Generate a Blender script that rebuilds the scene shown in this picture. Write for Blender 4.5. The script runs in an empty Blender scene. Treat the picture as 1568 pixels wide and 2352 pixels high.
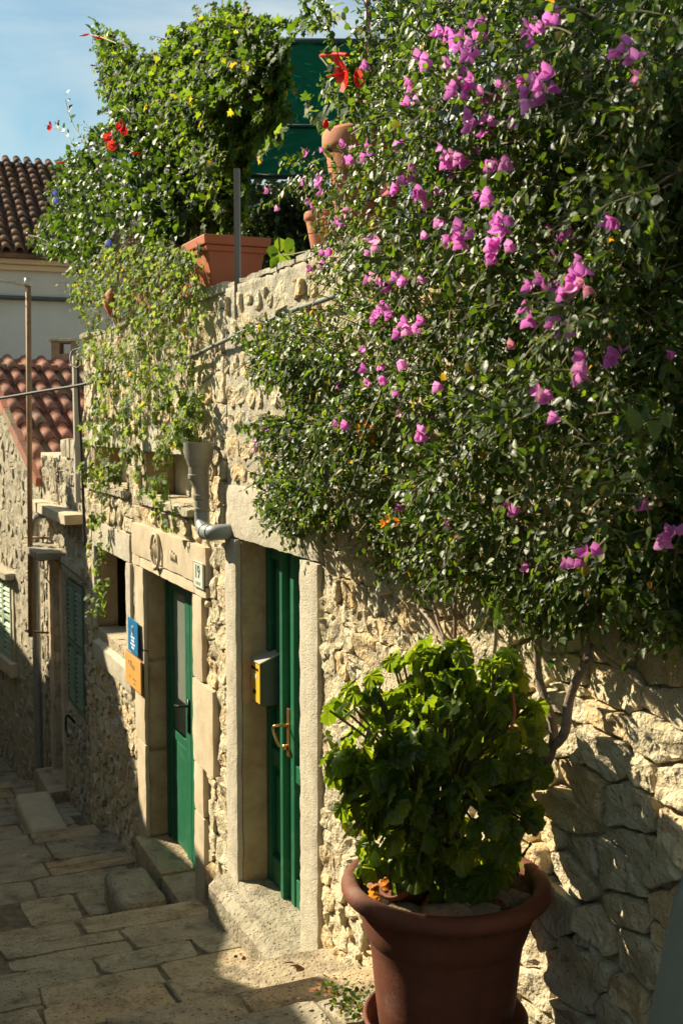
import bpy, bmesh, math, random
import numpy as np
from math import sin, cos, tan, atan, atan2, radians, pi, sqrt
from mathutils import Vector, Matrix, noise
random.seed(7); np.random.seed(7)
C = bpy.context.scene.collection
SC = bpy.context.scene
# ------------------------------------------------------------------ camera, sky, sun, exposure
F = 2600.0; PX = 784.0; PY = 1176.0; PITCH = radians(4.64)     # lens constants of the 1568 x 2352 survey
CAMZ = 2.0
TH = atan(1134/2600); ct, st = cos(TH), sin(TH)
cd = bpy.data.cameras.new('camera'); cam = bpy.data.objects.new('camera', cd); C.objects.link(cam)
cd.sensor_fit = 'VERTICAL'; cd.sensor_height = 36; cd.lens = 36*F/2352; cd.clip_end = 500; cd.clip_start = .05
cam.location = (0, 0, CAMZ); cam.rotation_euler = (pi/2-PITCH, 0, 0)
cd.dof.use_dof = True; cd.dof.focus_distance = 4.8; cd.dof.aperture_fstop = 6.3
SC.camera = cam
SU = Vector((-st, ct, 0)); SN = Vector((-ct, -st, 0))            # along the alley (away), out of the wall
SUN = (SU*1.40 + SN*1.0 + Vector((0, 0, 1.15))).normalized()
sl = bpy.data.lights.new('sun', 'SUN'); sl.energy = 5.0; sl.angle = radians(.55); sl.color = (1.0, .88, .66)
so = bpy.data.objects.new('sun', sl); C.objects.link(so); so.rotation_euler = SUN.to_track_quat('Z', 'Y').to_euler()
so.location = (-5, 5, 10)
w = bpy.data.worlds.new('World'); SC.world = w; w.use_nodes = True
nt = w.node_tree; nt.nodes.clear()
def wn(t, **k):
    n = nt.nodes.new(t)
    for a, b in k.items(): setattr(n, a, b)
    return n
sky = wn('ShaderNodeTexSky', sky_type='NISHITA', sun_disc=False, sun_elevation=math.asin(SUN.z), sun_rotation=atan2(SUN.x, SUN.y), air_density=1.2, dust_density=1.2, ozone_density=1.0)
tc = wn('ShaderNodeTexCoord'); mp = wn('ShaderNodeMapping'); mp.inputs['Scale'].default_value = (1.4, 1.4, 4.5); mp.inputs['Location'].default_value = (.6, .2, .55)
nz = wn('ShaderNodeTexNoise'); nz.inputs['Scale'].default_value = 1.6; nz.inputs['Detail'].default_value = 7; nz.inputs['Roughness'].default_value = .58; nz.inputs['Distortion'].default_value = .5
cr = wn('ShaderNodeValToRGB'); cr.color_ramp.elements[0].position = .42; cr.color_ramp.elements[1].position = .74
cr.color_ramp.elements[1].color = (.75, .75, .75, 1)
tint = wn('ShaderNodeMix', data_type='RGBA', blend_type='MULTIPLY'); tint.inputs[0].default_value = 1.0; tint.inputs[7].default_value = (.68, .98, 1.02, 1)
mx = wn('ShaderNodeMix', data_type='RGBA'); mx.inputs[7].default_value = (8.6, 8.8, 8.2, 1)
bg = wn('ShaderNodeBackground'); bg.inputs[1].default_value = .050; ow = wn('ShaderNodeOutputWorld')
L = nt.links.new
L(tc.outputs['Generated'], mp.inputs[0]); L(mp.outputs[0], nz.inputs[0]); L(nz.outputs['Fac'], cr.inputs[0])
L(sky.outputs[0], tint.inputs[6]); L(tint.outputs[2], mx.inputs[6]); L(cr.outputs[0], mx.inputs[0])
L(mx.outputs[2], bg.inputs[0]); L(bg.outputs[0], ow.inputs[0])
SC.view_settings.view_transform = 'Standard'; SC.view_settings.look = 'None'; SC.view_settings.gamma = 1
SC.view_settings.exposure = 1.12
SC.view_settings.use_curve_mapping = False
SC.render.engine = 'CYCLES'
SC.cycles.max_bounces = 8; SC.cycles.diffuse_bounces = 3; SC.cycles.glossy_bounces = 3; SC.cycles.transmission_bounces = 4; SC.cycles.transparent_max_bounces = 4
SC.cycles.use_denoising = True; SC.cycles.sample_clamp_indirect = 4
SC.cycles.caustics_reflective = False; SC.cycles.caustics_refractive = False

# ------------------------------------------------------------------ survey: pixels of the photograph -> points on real planes
def ray(x, y):
    a = (x-PX)/F; b = (PY-y)/F
    return Vector((a, cos(PITCH)+b*sin(PITCH), -sin(PITCH)+b*cos(PITCH)))
def at(x, y, Y):
    r = ray(x, y); return Vector((0, 0, CAMZ)) + r*(Y/r.y)
class Plane:
    def __init__(s, o, ang):            # ang: heading of the plane from the view axis, to the left
        s.o = Vector((o[0], o[1], 0)); s.u = Vector((-sin(ang), cos(ang), 0)); s.n = Vector((-cos(ang), -sin(ang), 0))
    def P(s, a, off, z): return s.o + s.u*a + s.n*off + Vector((0, 0, z))
    def W(s, x, y, off=0.0):
        r = ray(x, y); c = Vector((0, 0, CAMZ))
        t = (off - (c-s.o).dot(s.n))/r.dot(s.n); p = c+r*t
        return (p-s.o).dot(s.u), p.z
    def PT(s, x, y, off=0.0):
        a, z = s.W(x, y, off); return s.P(a, off, z)
A = Plane((5960/2600., 0), TH)
D0 = A.P(14.63, 0, 0); D = Plane((D0.x, D0.y), radians(28.9))
def ground_pt(x, y, z):
    r = ray(x, y); p = Vector((0, 0, CAMZ))+r*((z-CAMZ)/r.z)
    return (p-A.o).dot(A.u), (p-A.o).dot(A.n)
def inside(poly, x, y):
    c = False; j = len(poly)-1
    for i in range(len(poly)):
        xi, yi = poly[i]; xj, yj = poly[j]
        if (yi > y) != (yj > y) and x < (xj-xi)*(y-yi)/(yj-yi)+xi: c = not c
        j = i
    return c
def project(p):
    q = p-Vector((0, 0, CAMZ)); f = q.y*cos(PITCH)-q.z*sin(PITCH); u = q.y*sin(PITCH)+q.z*cos(PITCH)
    return PX+F*q.x/f, PY-F*u/f

# ------------------------------------------------------------------ materials
MATS = {}
def mat(name, cols, scale=6.0, rough=.85, bump=(), detail=6, spec=.3, metal=0, rv=.0, wear=None, sheen=0, rndcol=None, stretch=(1,1,1), coat=0):
    """cols: ramp stops over a noise of the surface position; bump: list of (kind, scale, height m); rv: value change by piece"""
    m = bpy.data.materials.new(name); m.use_nodes = True; t = m.node_tree; N = t.nodes; b = N['Principled BSDF']; k = t.links.new
    b.inputs['Roughness'].default_value = rough; b.inputs['Specular IOR Level'].default_value = spec; b.inputs['Metallic'].default_value = metal
    if coat: b.inputs['Coat Weight'].default_value = coat; b.inputs['Coat Roughness'].default_value = .15
    geo = N.new('ShaderNodeNewGeometry'); at_ = N.new('ShaderNodeAttribute'); at_.attribute_name = 'rnd'; oi = N.new('ShaderNodeObjectInfo')
    add = N.new('ShaderNodeMath'); add.operation = 'ADD'; k(at_.outputs['Fac'], add.inputs[0]); k(oi.outputs['Random'], add.inputs[1])
    fr = N.new('ShaderNodeMath'); fr.operation = 'FRACT'; k(add.outputs[0], fr.inputs[0])
    mpn = N.new('ShaderNodeMapping'); mpn.inputs['Scale'].default_value = stretch; k(geo.outputs['Position'], mpn.inputs[0])
    no = N.new('ShaderNodeTexNoise'); no.inputs['Scale'].default_value = scale; no.inputs['Detail'].default_value = detail; no.inputs['Roughness'].default_value = .65
    k(mpn.outputs[0], no.inputs[0])
    ra = N.new('ShaderNodeValToRGB'); el = ra.color_ramp.elements
    while len(el) < len(cols): el.new(.5)
    for e, (p, c) in zip(el, cols): e.position = p; e.color = (*c, 1)
    k(no.outputs['Fac'], ra.inputs[0]); col = ra.outputs[0]
    if rndcol:
        r2 = N.new('ShaderNodeValToRGB'); e2 = r2.color_ramp.elements
        while len(e2) < len(rndcol): e2.new(.5)
        for e, (p, c) in zip(e2, rndcol): e.position = p; e.color = (*c, 1)
        k(fr.outputs[0], r2.inputs[0]); mm = N.new('ShaderNodeMix'); mm.data_type = 'RGBA'; mm.blend_type = 'MULTIPLY'; mm.inputs[0].default_value = 1
        k(col, mm.inputs[6]); k(r2.outputs[0], mm.inputs[7]); col = mm.outputs[2]
    if rv:
        mr = N.new('ShaderNodeMapRange'); mr.inputs[3].default_value = 1-rv; mr.inputs[4].default_value = 1+rv; k(fr.outputs[0], mr.inputs[0])
        hs = N.new('ShaderNodeHueSaturation'); k(mr.outputs[0], hs.inputs['Value']); k(col, hs.inputs['Color']); col = hs.outputs[0]
    if wear:
        (wc, ws, lo, hi) = wear
        n2 = N.new('ShaderNodeTexNoise'); n2.inputs['Scale'].default_value = ws; n2.inputs['Detail'].default_value = 8; n2.inputs['Roughness'].default_value = .7
        k(geo.outputs['Position'], n2.inputs[0]); r3 = N.new('ShaderNodeMapRange'); r3.inputs[1].default_value = lo; r3.inputs[2].default_value = hi; k(n2.outputs['Fac'], r3.inputs[0])
        m3 = N.new('ShaderNodeMix'); m3.data_type = 'RGBA'; m3.inputs[7].default_value = (*wc, 1); k(r3.outputs[0], m3.inputs[0]); k(col, m3.inputs[6]); col = m3.outputs[2]
    k(col, b.inputs['Base Color'])
    prev = None
    for kind, s_, h in bump:
        bn = N.new('ShaderNodeBump'); bn.inputs['Strength'].default_value = 1.0; bn.inputs['Distance'].default_value = h
        if kind == 'noise':
            n4 = N.new('ShaderNodeTexNoise'); n4.inputs['Scale'].default_value = s_; n4.inputs['Detail'].default_value = 5; n4.inputs['Roughness'].default_value = .6; o = n4.outputs['Fac']
        elif kind == 'pits':
            n4 = N.new('ShaderNodeTexVoronoi'); n4.inputs['Scale'].default_value = s_; n4.inputs['Randomness'].default_value = 1
            mm2 = N.new('ShaderNodeMapRange'); mm2.inputs[1].default_value = .05; mm2.inputs[2].default_value = .32; k(n4.outputs['Distance'], mm2.inputs[0]); o = mm2.outputs[0]
        elif kind == 'cracks':
            n4 = N.new('ShaderNodeTexVoronoi'); n4.feature = 'DISTANCE_TO_EDGE'; n4.inputs['Scale'].default_value = s_
            mm2 = N.new('ShaderNodeMapRange'); mm2.inputs[2].default_value = .05; k(n4.outputs['Distance'], mm2.inputs[0]); o = mm2.outputs[0]
        k(mpn.outputs[0] if kind == 'noise' else geo.outputs['Position'], n4.inputs[0]); k(o, bn.inputs['Height'])
        if prev: k(prev, bn.inputs['Normal'])
        prev = bn.outputs[0]
    if prev: k(prev, b.inputs['Normal'])
    MATS[name] = m; return m
ST = [(0, (1.0, 1.0, 1.0)), (.25, (1.0, .97, .88)), (.5, (.93, .95, .93)), (.72, (1.04, .95, .82)), (.86, (.98, .84, .66)), (1, (1.05, 1.04, 1.0))]
mat('limestone', [(.25, (.44, .36, .23)), (.5, (.60, .52, .365)), (.75, (.68, .61, .46))], 9, .9, [('noise', 14, .030), ('noise', 45, .012), ('pits', 38, .004)], rv=.07, rndcol=ST, spec=.2, wear=((.45, .27, .14), 3.1, .60, .80))
mat('mortar', [(.3, (.40, .32, .20)), (.6, (.55, .465, .32)), (.8, (.62, .54, .40))], 9, .95, [('noise', 18, .034), ('noise', 60, .013), ('pits', 50, .005)], spec=.15, wear=((.30, .17, .09), 4.5, .60, .78))
mat('grey_render', [(.25, (.30, .265, .195)), (.55, (.44, .40, .30)), (.8, (.52, .475, .37))], 5, .95, [('noise', 16, .018), ('noise', 80, .008), ('pits', 70, .002)], spec=.15, wear=((.15, .13, .09), 5.0, .60, .80))
mat('concrete', [(.25, (.42, .375, .28)), (.6, (.55, .495, .38)), (.85, (.62, .57, .455))], 6, .92, [('noise', 14, .010), ('noise', 110, .006), ('pits', 75, .002)], spec=.2, wear=((.30, .25, .17), 3.5, .6, .85))
mat('dressed_stone', [(.25, (.45, .36, .235)), (.55, (.57, .475, .33)), (.8, (.64, .55, .41))], 4, .88, [('noise', 12, .005), ('noise', 95, .0025)], spec=.2, rv=.06, wear=((.43, .27, .14), 2.2, .55, .8))
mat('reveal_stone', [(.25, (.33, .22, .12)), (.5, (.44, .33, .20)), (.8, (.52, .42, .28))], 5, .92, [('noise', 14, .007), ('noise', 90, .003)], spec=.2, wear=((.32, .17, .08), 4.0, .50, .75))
mat('paving', [(.25, (.27, .225, .15)), (.55, (.40, .345, .24)), (.85, (.52, .47, .36))], 4, .8, [('noise', 7, .022), ('noise', 28, .010), ('pits', 38, .012), ('noise', 90, .004)], spec=.3, rv=.13, rndcol=[(0, (1, 1, 1)), (.5, (.92, .95, .97)), (.8, (1.05, .92, .78)), (1, (1, 1, 1))], wear=((.11, .085, .055), 5, .50, .72))
mat('joint_dirt', [(.3, (.10, .08, .05)), (.7, (.24, .20, .14))], 14, .95, [('noise', 40, .012)], spec=.1)
mat('weathered_stone', [(.25, (.30, .26, .18)), (.5, (.46, .41, .30)), (.8, (.56, .50, .38))], 8, .95, [('noise', 14, .018), ('noise', 60, .008)], spec=.1, rv=.1, wear=((.14, .13, .11), 6, .5, .75))
mat('stucco_cream', [(.3, (.55, .50, .42)), (.7, (.64, .59, .50))], 1.2, .95, [('noise', 60, .002)], spec=.1)
mat('stucco_eave', [(.3, (.62, .45, .27)), (.7, (.68, .50, .31))], 2, .9, spec=.2)
mat('roof_tile', [(.25, (.26, .10, .06)), (.55, (.40, .175, .11)), (.8, (.50, .28, .19))], 11, .85, [('noise', 30, .004)], spec=.25, rv=.16, rndcol=[(0, (1, 1, 1)), (.45, (1, .95, .9)), (.62, (.85, 1.25, 1.25)), (.78, (.74, 1.35, 1.2)), (.9, (1.1, .9, .85)), (1, (1, 1, 1))])
mat('roof_tile_dark', [(.25, (.12, .06, .035)), (.6, (.22, .11, .06)), (.85, (.33, .18, .10))], 3, .9, [('noise', 20, .006)], spec=.2, rv=.25, wear=((.06, .045, .035), 2.2, .45, .7))
mat('terracotta', [(.25, (.42, .15, .07)), (.6, (.50, .20, .10)), (.85, (.58, .29, .17))], 6, .8, [('noise', 30, .002)], spec=.3, wear=((.60, .42, .30), 5, .62, .85))
mat('terracotta_dark', [(.25, (.09, .026, .012)), (.55, (.15, .044, .020)), (.85, (.22, .09, .048))], 4, .78, [('noise', 26, .0015), ('noise', 160, .0006)], spec=.4, wear=((.24, .17, .12), 3.6, .56, .80))
mat('planter_orange', [(.3, (.42, .11, .045)), (.7, (.50, .145, .062))], 3, .6, [('noise', 40, .001)], spec=.35)
mat('green_paint', [(.3, (.007, .095, .042)), (.7, (.013, .145, .066))], 5, .48, [('noise', 9, .0025), ('noise', 70, .0012)], spec=.4, stretch=(1, 1, .12), wear=((.055, .17, .10), 7, .52, .78))
mat('green_paint_worn', [(.3, (.010, .12, .055)), (.6, (.016, .16, .075)), (.72, (.30, .19, .11)), (.8, (.45, .33, .22))], 5, .55, [('noise', 20, .004)], stretch=(4, 4, .35), spec=.35)
mat('glass_dark', [(.3, (.015, .018, .016)), (.7, (.03, .034, .03))], 1, .12, spec=.6)
mat('curtain_glass', [(.3, (.17, .20, .165)), (.7, (.24, .27, .22))], 2, .18, spec=.6)
mat('dark_inside', [(.3, (.008, .007, .006)), (.7, (.014, .012, .010))], 2, .95, spec=.1)
mat('shutter_green', [(.3, (.11, .165, .105)), (.7, (.155, .215, .14))], 6, .6, [('noise', 30, .001)], spec=.3, rv=.08)
mat('shutter_pale', [(.3, (.32, .42, .28)), (.7, (.40, .50, .35))], 6, .6, [('noise', 30, .001)], spec=.3, rv=.06)
mat('pvc_grey', [(.3, (.235, .215, .16)), (.7, (.29, .27, .205))], 5, .45, [('noise', 60, .0004)], spec=.4, wear=((.34, .31, .24), 9, .55, .8))
mat('pvc_blue', [(.3, (.22, .24, .225)), (.7, (.28, .30, .28))], 5, .4, spec=.4)
mat('rust_metal', [(.3, (.22, .125, .06)), (.7, (.34, .21, .11))], 14, .7, [('noise', 80, .001)], spec=.4, metal=.2)
mat('zinc', [(.3, (.30, .31, .30)), (.7, (.42, .43, .41))], 10, .4, metal=.6)
mat('black_rubber', [(.3, (.018, .018, .018)), (.7, (.035, .034, .032))], 20, .6, spec=.3)
mat('grey_cable', [(.3, (.12, .12, .11)), (.7, (.2, .2, .18))], 20, .6, spec=.3)
mat('brass', [(.3, (.45, .27, .10)), (.7, (.60, .38, .16))], 30, .3, metal=.85)
mat('black_iron', [(.3, (.02, .02, .02)), (.7, (.04, .04, .04))], 30, .35, metal=.5)
mat('yellow_paint', [(.3, (.72, .40, .03)), (.7, (.80, .46, .045))], 8, .4, spec=.4)
mat('dark_grey_paint', [(.3, (.06, .07, .06)), (.7, (.09, .10, .085))], 8, .5, spec=.4)
mat('pale_lid', [(.3, (.34, .32, .27)), (.7, (.42, .40, .33))], 8, .5, spec=.4)
mat('blue_enamel', [(.3, (.01, .15, .35)), (.7, (.02, .20, .43))], 18, .35, spec=.5)
mat('orange_enamel', [(.3, (.66, .32, .07)), (.7, (.74, .40, .12))], 14, .4, spec=.4)
mat('white_plate', [(.3, (.62, .66, .55)), (.7, (.70, .73, .62))], 10, .35, spec=.5)
mat('white_print', [(.3, (.72, .76, .78)), (.7, (.8, .8, .8))], 10, .5)
mat('dark_print', [(.3, (.04, .05, .03)), (.7, (.06, .07, .045))], 10, .5)
mat('faint_print', [(.3, (.30, .33, .26)), (.7, (.34, .37, .30))], 10, .5)
mat('brown_print', [(.3, (.28, .15, .05)), (.7, (.38, .22, .08))], 10, .5)
mat('wood_post', [(.3, (.16, .15, .13)), (.7, (.28, .26, .22))], 8, .8, [('noise', 40, .002)], stretch=(1, 1, .1))
mat('red_plastic', [(.3, (.45, .10, .09)), (.7, (.60, .22, .20))], 6, .5, spec=.4, stretch=(1, 1, .3))
mat('bark', [(.25, (.13, .095, .065)), (.6, (.27, .20, .15)), (.85, (.36, .29, .22))], 30, .9, [('noise', 45, .008), ('noise', 140, .003)], spec=.15)
mat('bark_pale', [(.25, (.28, .21, .14)), (.6, (.42, .34, .25)), (.85, (.50, .42, .32))], 30, .9, [('noise', 60, .004)], spec=.15)
mat('twig_green', [(.3, (.10, .10, .035)), (.7, (.18, .14, .06))], 30, .7)
mat('red_stem', [(.3, (.32, .07, .03)), (.7, (.45, .14, .06))], 30, .5)
mat('pot_rock', [(.25, (.13, .10, .065)), (.55, (.24, .19, .125)), (.85, (.36, .30, .21))], 14, .9, [('noise', 24, .014), ('noise', 80, .006)], spec=.15, rv=.2)
mat('soil', [(.3, (.035, .022, .014)), (.7, (.10, .06, .038))], 40, .95, [('noise', 50, .015)])
mat('dry_leaf', [(.3, (.14, .06, .03)), (.7, (.30, .14, .06))], 20, .8, rv=.3)
mat('rust_orange', [(.3, (.42, .10, .03)), (.7, (.62, .24, .07))], 12, .75, [('noise', 50, .003)])
mat('grey_fabric', [(.3, (.17, .175, .135)), (.7, (.22, .23, .18))], 5, .95, [('noise', 160, .0006)], spec=.1)
mat('awning_bar', [(.3, (.015, .04, .035)), (.7, (.02, .055, .045))], 5, .5)
mat('cream_metal', [(.3, (.42, .40, .34)), (.7, (.52, .49, .42))], 5, .5)
mat('brick_stack', [(.3, (.20, .13, .09)), (.7, (.30, .20, .14))], 8, .95, [('noise', 30, .01)])

def leafmat(name, cols, trans, rough=.38, tfac=.35, spec=.5, vein=0):
    m = bpy.data.materials.new(name); m.use_nodes = True; t = m.node_tree; N = t.nodes; b = N['Principled BSDF']; k = t.links.new; out = N['Material Output']
    at_ = N.new('ShaderNodeAttribute'); at_.attribute_name = 'rnd'; oi = N.new('ShaderNodeObjectInfo')
    ad = N.new('ShaderNodeMath'); k(at_.outputs['Fac'], ad.inputs[0]); k(oi.outputs['Random'], ad.inputs[1]); fr = N.new('ShaderNodeMath'); fr.operation = 'FRACT'; k(ad.outputs[0], fr.inputs[0])
    ra = N.new('ShaderNodeValToRGB'); el = ra.color_ramp.elements
    while len(el) < len(cols): el.new(.5)
    for e, (p, c) in zip(el, cols): e.position = p; e.color = (*c, 1)
    k(fr.outputs[0], ra.inputs[0])
    geo = N.new('ShaderNodeNewGeometry'); no = N.new('ShaderNodeTexNoise'); no.inputs['Scale'].default_value = 60; k(geo.outputs['Position'], no.inputs[0])
    mr = N.new('ShaderNodeMapRange'); mr.inputs[3].default_value = .7; mr.inputs[4].default_value = 1.3; k(no.outputs['Fac'], mr.inputs[0])
    hs = N.new('ShaderNodeHueSaturation'); k(mr.outputs[0], hs.inputs['Value']); k(ra.outputs[0], hs.inputs['Color'])
    k(hs.outputs[0], b.inputs['Base Color']); b.inputs['Roughness'].default_value = rough; b.inputs['Specular IOR Level'].default_value = spec
    bn = N.new('ShaderNodeBump'); bn.inputs['Distance'].default_value = .002; k(no.outputs['Fac'], bn.inputs['Height']); k(bn.outputs[0], b.inputs['Normal'])
    tr = N.new('ShaderNodeBsdfTranslucent'); tm = N.new('ShaderNodeMix'); tm.data_type = 'RGBA'; tm.blend_type = 'MULTIPLY'; tm.inputs[0].default_value = 1; tm.inputs[7].default_value = (*trans, 1)
    k(hs.outputs[0], tm.inputs[6]); k(tm.outputs[2], tr.inputs['Color'])
    ms = N.new('ShaderNodeMixShader'); ms.inputs[0].default_value = tfac; k(b.outputs[0], ms.inputs[1]); k(tr.outputs[0], ms.inputs[2]); k(ms.outputs[0], out.inputs['Surface'])
    MATS[name] = m
G_ = lambda *a: a
leafmat('leaf_bougainvillea', [(0, (.026, .048, .010)), (.5, (.042, .076, .014)), (.85, (.080, .12, .020)), (.985, (.11, .14, .025)), (1, (.30, .14, .03))], (3.9, 4.0, 1.1), .45, .32, .35)
leafmat('leaf_begonia', [(0, (.040, .068, .011)), (.6, (.068, .105, .017)), (1, (.12, .155, .028))], (5.2, 4.6, .9), .38, .52, .38)
leafmat('leaf_hibiscus', [(0, (.020, .040, .010)), (.6, (.032, .060, .012)), (1, (.062, .10, .018))], (4.0, 3.9, 1.1), .50, .33, .25)
leafmat('leaf_vine', [(0, (.024, .046, .011)), (.6, (.042, .076, .014)), (.93, (.09, .135, .024)), (.99, (.16, .16, .03)), (1, (.26, .12, .03))], (4.2, 4.0, 1.1), .58, .42, .18)
leafmat('leaf_ivy', [(0, (.075, .12, .035)), (.5, (.115, .165, .05)), (.90, (.15, .19, .055)), (.985, (.22, .20, .05)), (1, (.36, .17, .04))], (3.2, 3.2, 1.3), .58, .38, .2)
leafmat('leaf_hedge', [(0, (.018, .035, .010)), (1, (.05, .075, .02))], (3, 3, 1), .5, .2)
leafmat('bract', [(0, (.55, .13, .45)), (.6, (.68, .20, .57)), (.93, (.74, .30, .62)), (.97, (.60, .25, .35)), (1, (.45, .12, .14))], (1.5, 1.6, 1.5), .6, .45, .2)
leafmat('petal_red', [(0, (.62, .018, .02)), (1, (.75, .04, .03))], (1.3, 1.6, 1.6), .6, .4, .2)
leafmat('petal_orange', [(0, (.75, .25, .02)), (1, (.8, .35, .03))], (1.2, 1.2, 1.2), .6, .4, .2)
leafmat('petal_blue', [(0, (.12, .14, .55)), (1, (.20, .20, .70))], (1.2, 1.2, 1.2), .6, .4, .2)
leafmat('netting', [(0, (.004, .085, .045)), (1, (.008, .11, .06))], (1.4, 1.7, 1.7), .7, .55, .2)
leafmat('petal_white', [(0, (.7, .66, .45)), (1, (.8, .8, .6))], (1, 1, 1), .6, .3, .2)

# ------------------------------------------------------------------ object helpers
BASE = {}
def tag(o, label=None, cat=None, group=None, kind=None):
    if label: o['label'] = label
    if cat: o['category'] = cat
    if group: o['group'] = group
    if kind: o['kind'] = kind
    return o
def thing(name, loc, label, cat, group=None):
    o = bpy.data.objects.new(name, None); C.objects.link(o); o.empty_display_size = .1
    o.location = loc; BASE[o] = Vector(loc); return tag(o, label, cat, group)
def link_mesh(name, me, loc, parent=None):
    o = bpy.data.objects.new(name, me); C.objects.link(o); BASE[o] = Vector(loc)
    if parent is not None: o.parent = parent; o.location = Vector(loc)-BASE[parent]
    else: o.location = loc
    return o
def mk(name, verts, faces, m, parent=None, smooth=False, rnd=None, origin=None, kind=None, bevel=0):
    v = np.asarray([tuple(p) for p in verts], dtype=np.float64).reshape(-1, 3)
    c = (v.min(0)+v.max(0))/2 if origin is None else np.array(origin)
    if origin is None: c[2] = v[:, 2].min()
    me = bpy.data.meshes.new(name); me.from_pydata((v-c).tolist(), [], [tuple(f) for f in faces]); me.materials.append(MATS[m])
    if smooth:
        me.shade_smooth()
        if smooth == 2: me.update(); me.set_sharp_from_angle(angle=radians(28))
    a = me.attributes.new('rnd', 'FLOAT', 'POINT')
    if rnd is None: rnd = 0.0
    a.data.foreach_set('value', np.full(len(v), rnd, dtype=np.float32) if np.isscalar(rnd) else np.asarray(rnd, dtype=np.float32))
    me.validate()
    o = link_mesh(name, me, Vector(c), parent)
    if kind: o['kind'] = kind
    if bevel:
        b = o.modifiers.new('bevel', 'BEVEL'); b.width = bevel; b.segments = 2; b.limit_method = 'ANGLE'
    return o
def inst(name, me, M, parent):
    o = bpy.data.objects.new(name, me); C.objects.link(o); o.parent = parent
    o.matrix_basis = Matrix.Translation(-BASE[parent]) @ M; BASE[o] = M.to_translation(); return o
class MB:
    def __init__(s): s.v = []; s.f = []; s.r = []
    def add(s, v, f, r=0.0):
        n = len(s.v); s.v += [tuple(p) for p in v]; s.f += [tuple(i+n for i in q) for q in f]; s.r += [r]*len(v); return s
    def pbox(s, pl, s0, s1, o0, o1, z0, z1, r=0.0):
        v = [pl.P(a, b, c) for a in (s0, s1) for b in (o0, o1) for c in (z0, z1)]
        return s.add(v, [(0, 1, 3, 2), (4, 6, 7, 5), (0, 4, 5, 1), (2, 3, 7, 6), (0, 2, 6, 4), (1, 5, 7, 3)], r)
    def tube(s, pts, rad, n=8, cap=True, r=0.0):
        pts = [Vector(p) for p in pts]; rads = rad if isinstance(rad, (list, tuple)) else [rad]*len(pts)
        v = []; up = Vector((0.3, .2, 1)).normalized()
        t0 = (pts[1]-pts[0]).normalized(); a = t0.cross(up)
        if a.length < .1: a = t0.cross(Vector((1, 0, 0)))
        a.normalize()
        for i, p in enumerate(pts):
            t = (pts[min(i+1, len(pts)-1)]-pts[max(i-1, 0)])
            if t.length < 1e-9: t = t0
            t.normalize(); a = (a-t*a.dot(t)).normalized(); b = t.cross(a)
            for k in range(n): v.append(p+(a*cos(2*pi*k/n)+b*sin(2*pi*k/n))*rads[i])
        f = [(i*n+k, i*n+(k+1) % n, (i+1)*n+(k+1) % n, (i+1)*n+k) for i in range(len(pts)-1) for k in range(n)]
        if cap: f += [tuple(range(n))[::-1], tuple((len(pts)-1)*n+k for k in range(n))]
        return s.add(v, f, r)
    def lathe(s, c, prof, n=32, r=0.0, wob=0):
        v = []; c = Vector(c)
        for (ra, z) in prof:
            for k in range(n):
                rr = ra*(1+wob*sin(2*pi*k/n*3+z*9)); v.append(c+Vector((rr*cos(2*pi*k/n), rr*sin(2*pi*k/n), z)))
        f = [(i*n+k, i*n+(k+1) % n, (i+1)*n+(k+1) % n, (i+1)*n+k) for i in range(len(prof)-1) for k in range(n)]
        return s.add(v, f, r)
    def build(s, name, m, parent=None, smooth=False, bevel=0, kind=None, origin=None):
        return mk(name, s.v, s.f, m, parent, smooth, s.r, origin, kind, bevel)
def smoothpath(pts, n=6):
    pts = [Vector(p) for p in pts]; out = []
    for i in range(len(pts)-1):
        p0 = pts[max(i-1, 0)]; p1 = pts[i]; p2 = pts[i+1]; p3 = pts[min(i+2, len(pts)-1)]
        for k in range(n):
            t = k/n; out.append(.5*((2*p1)+(p2-p0)*t+(2*p0-5*p1+4*p2-p3)*t*t+(-p0+3*p1-3*p2+p3)*t**3))
    out.append(pts[-1]); return out
def nz3(p, sc, seed=0.0):
    q = Vector(p)*sc+Vector((seed, seed*1.7, -seed)); return noise.noise(q)
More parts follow.
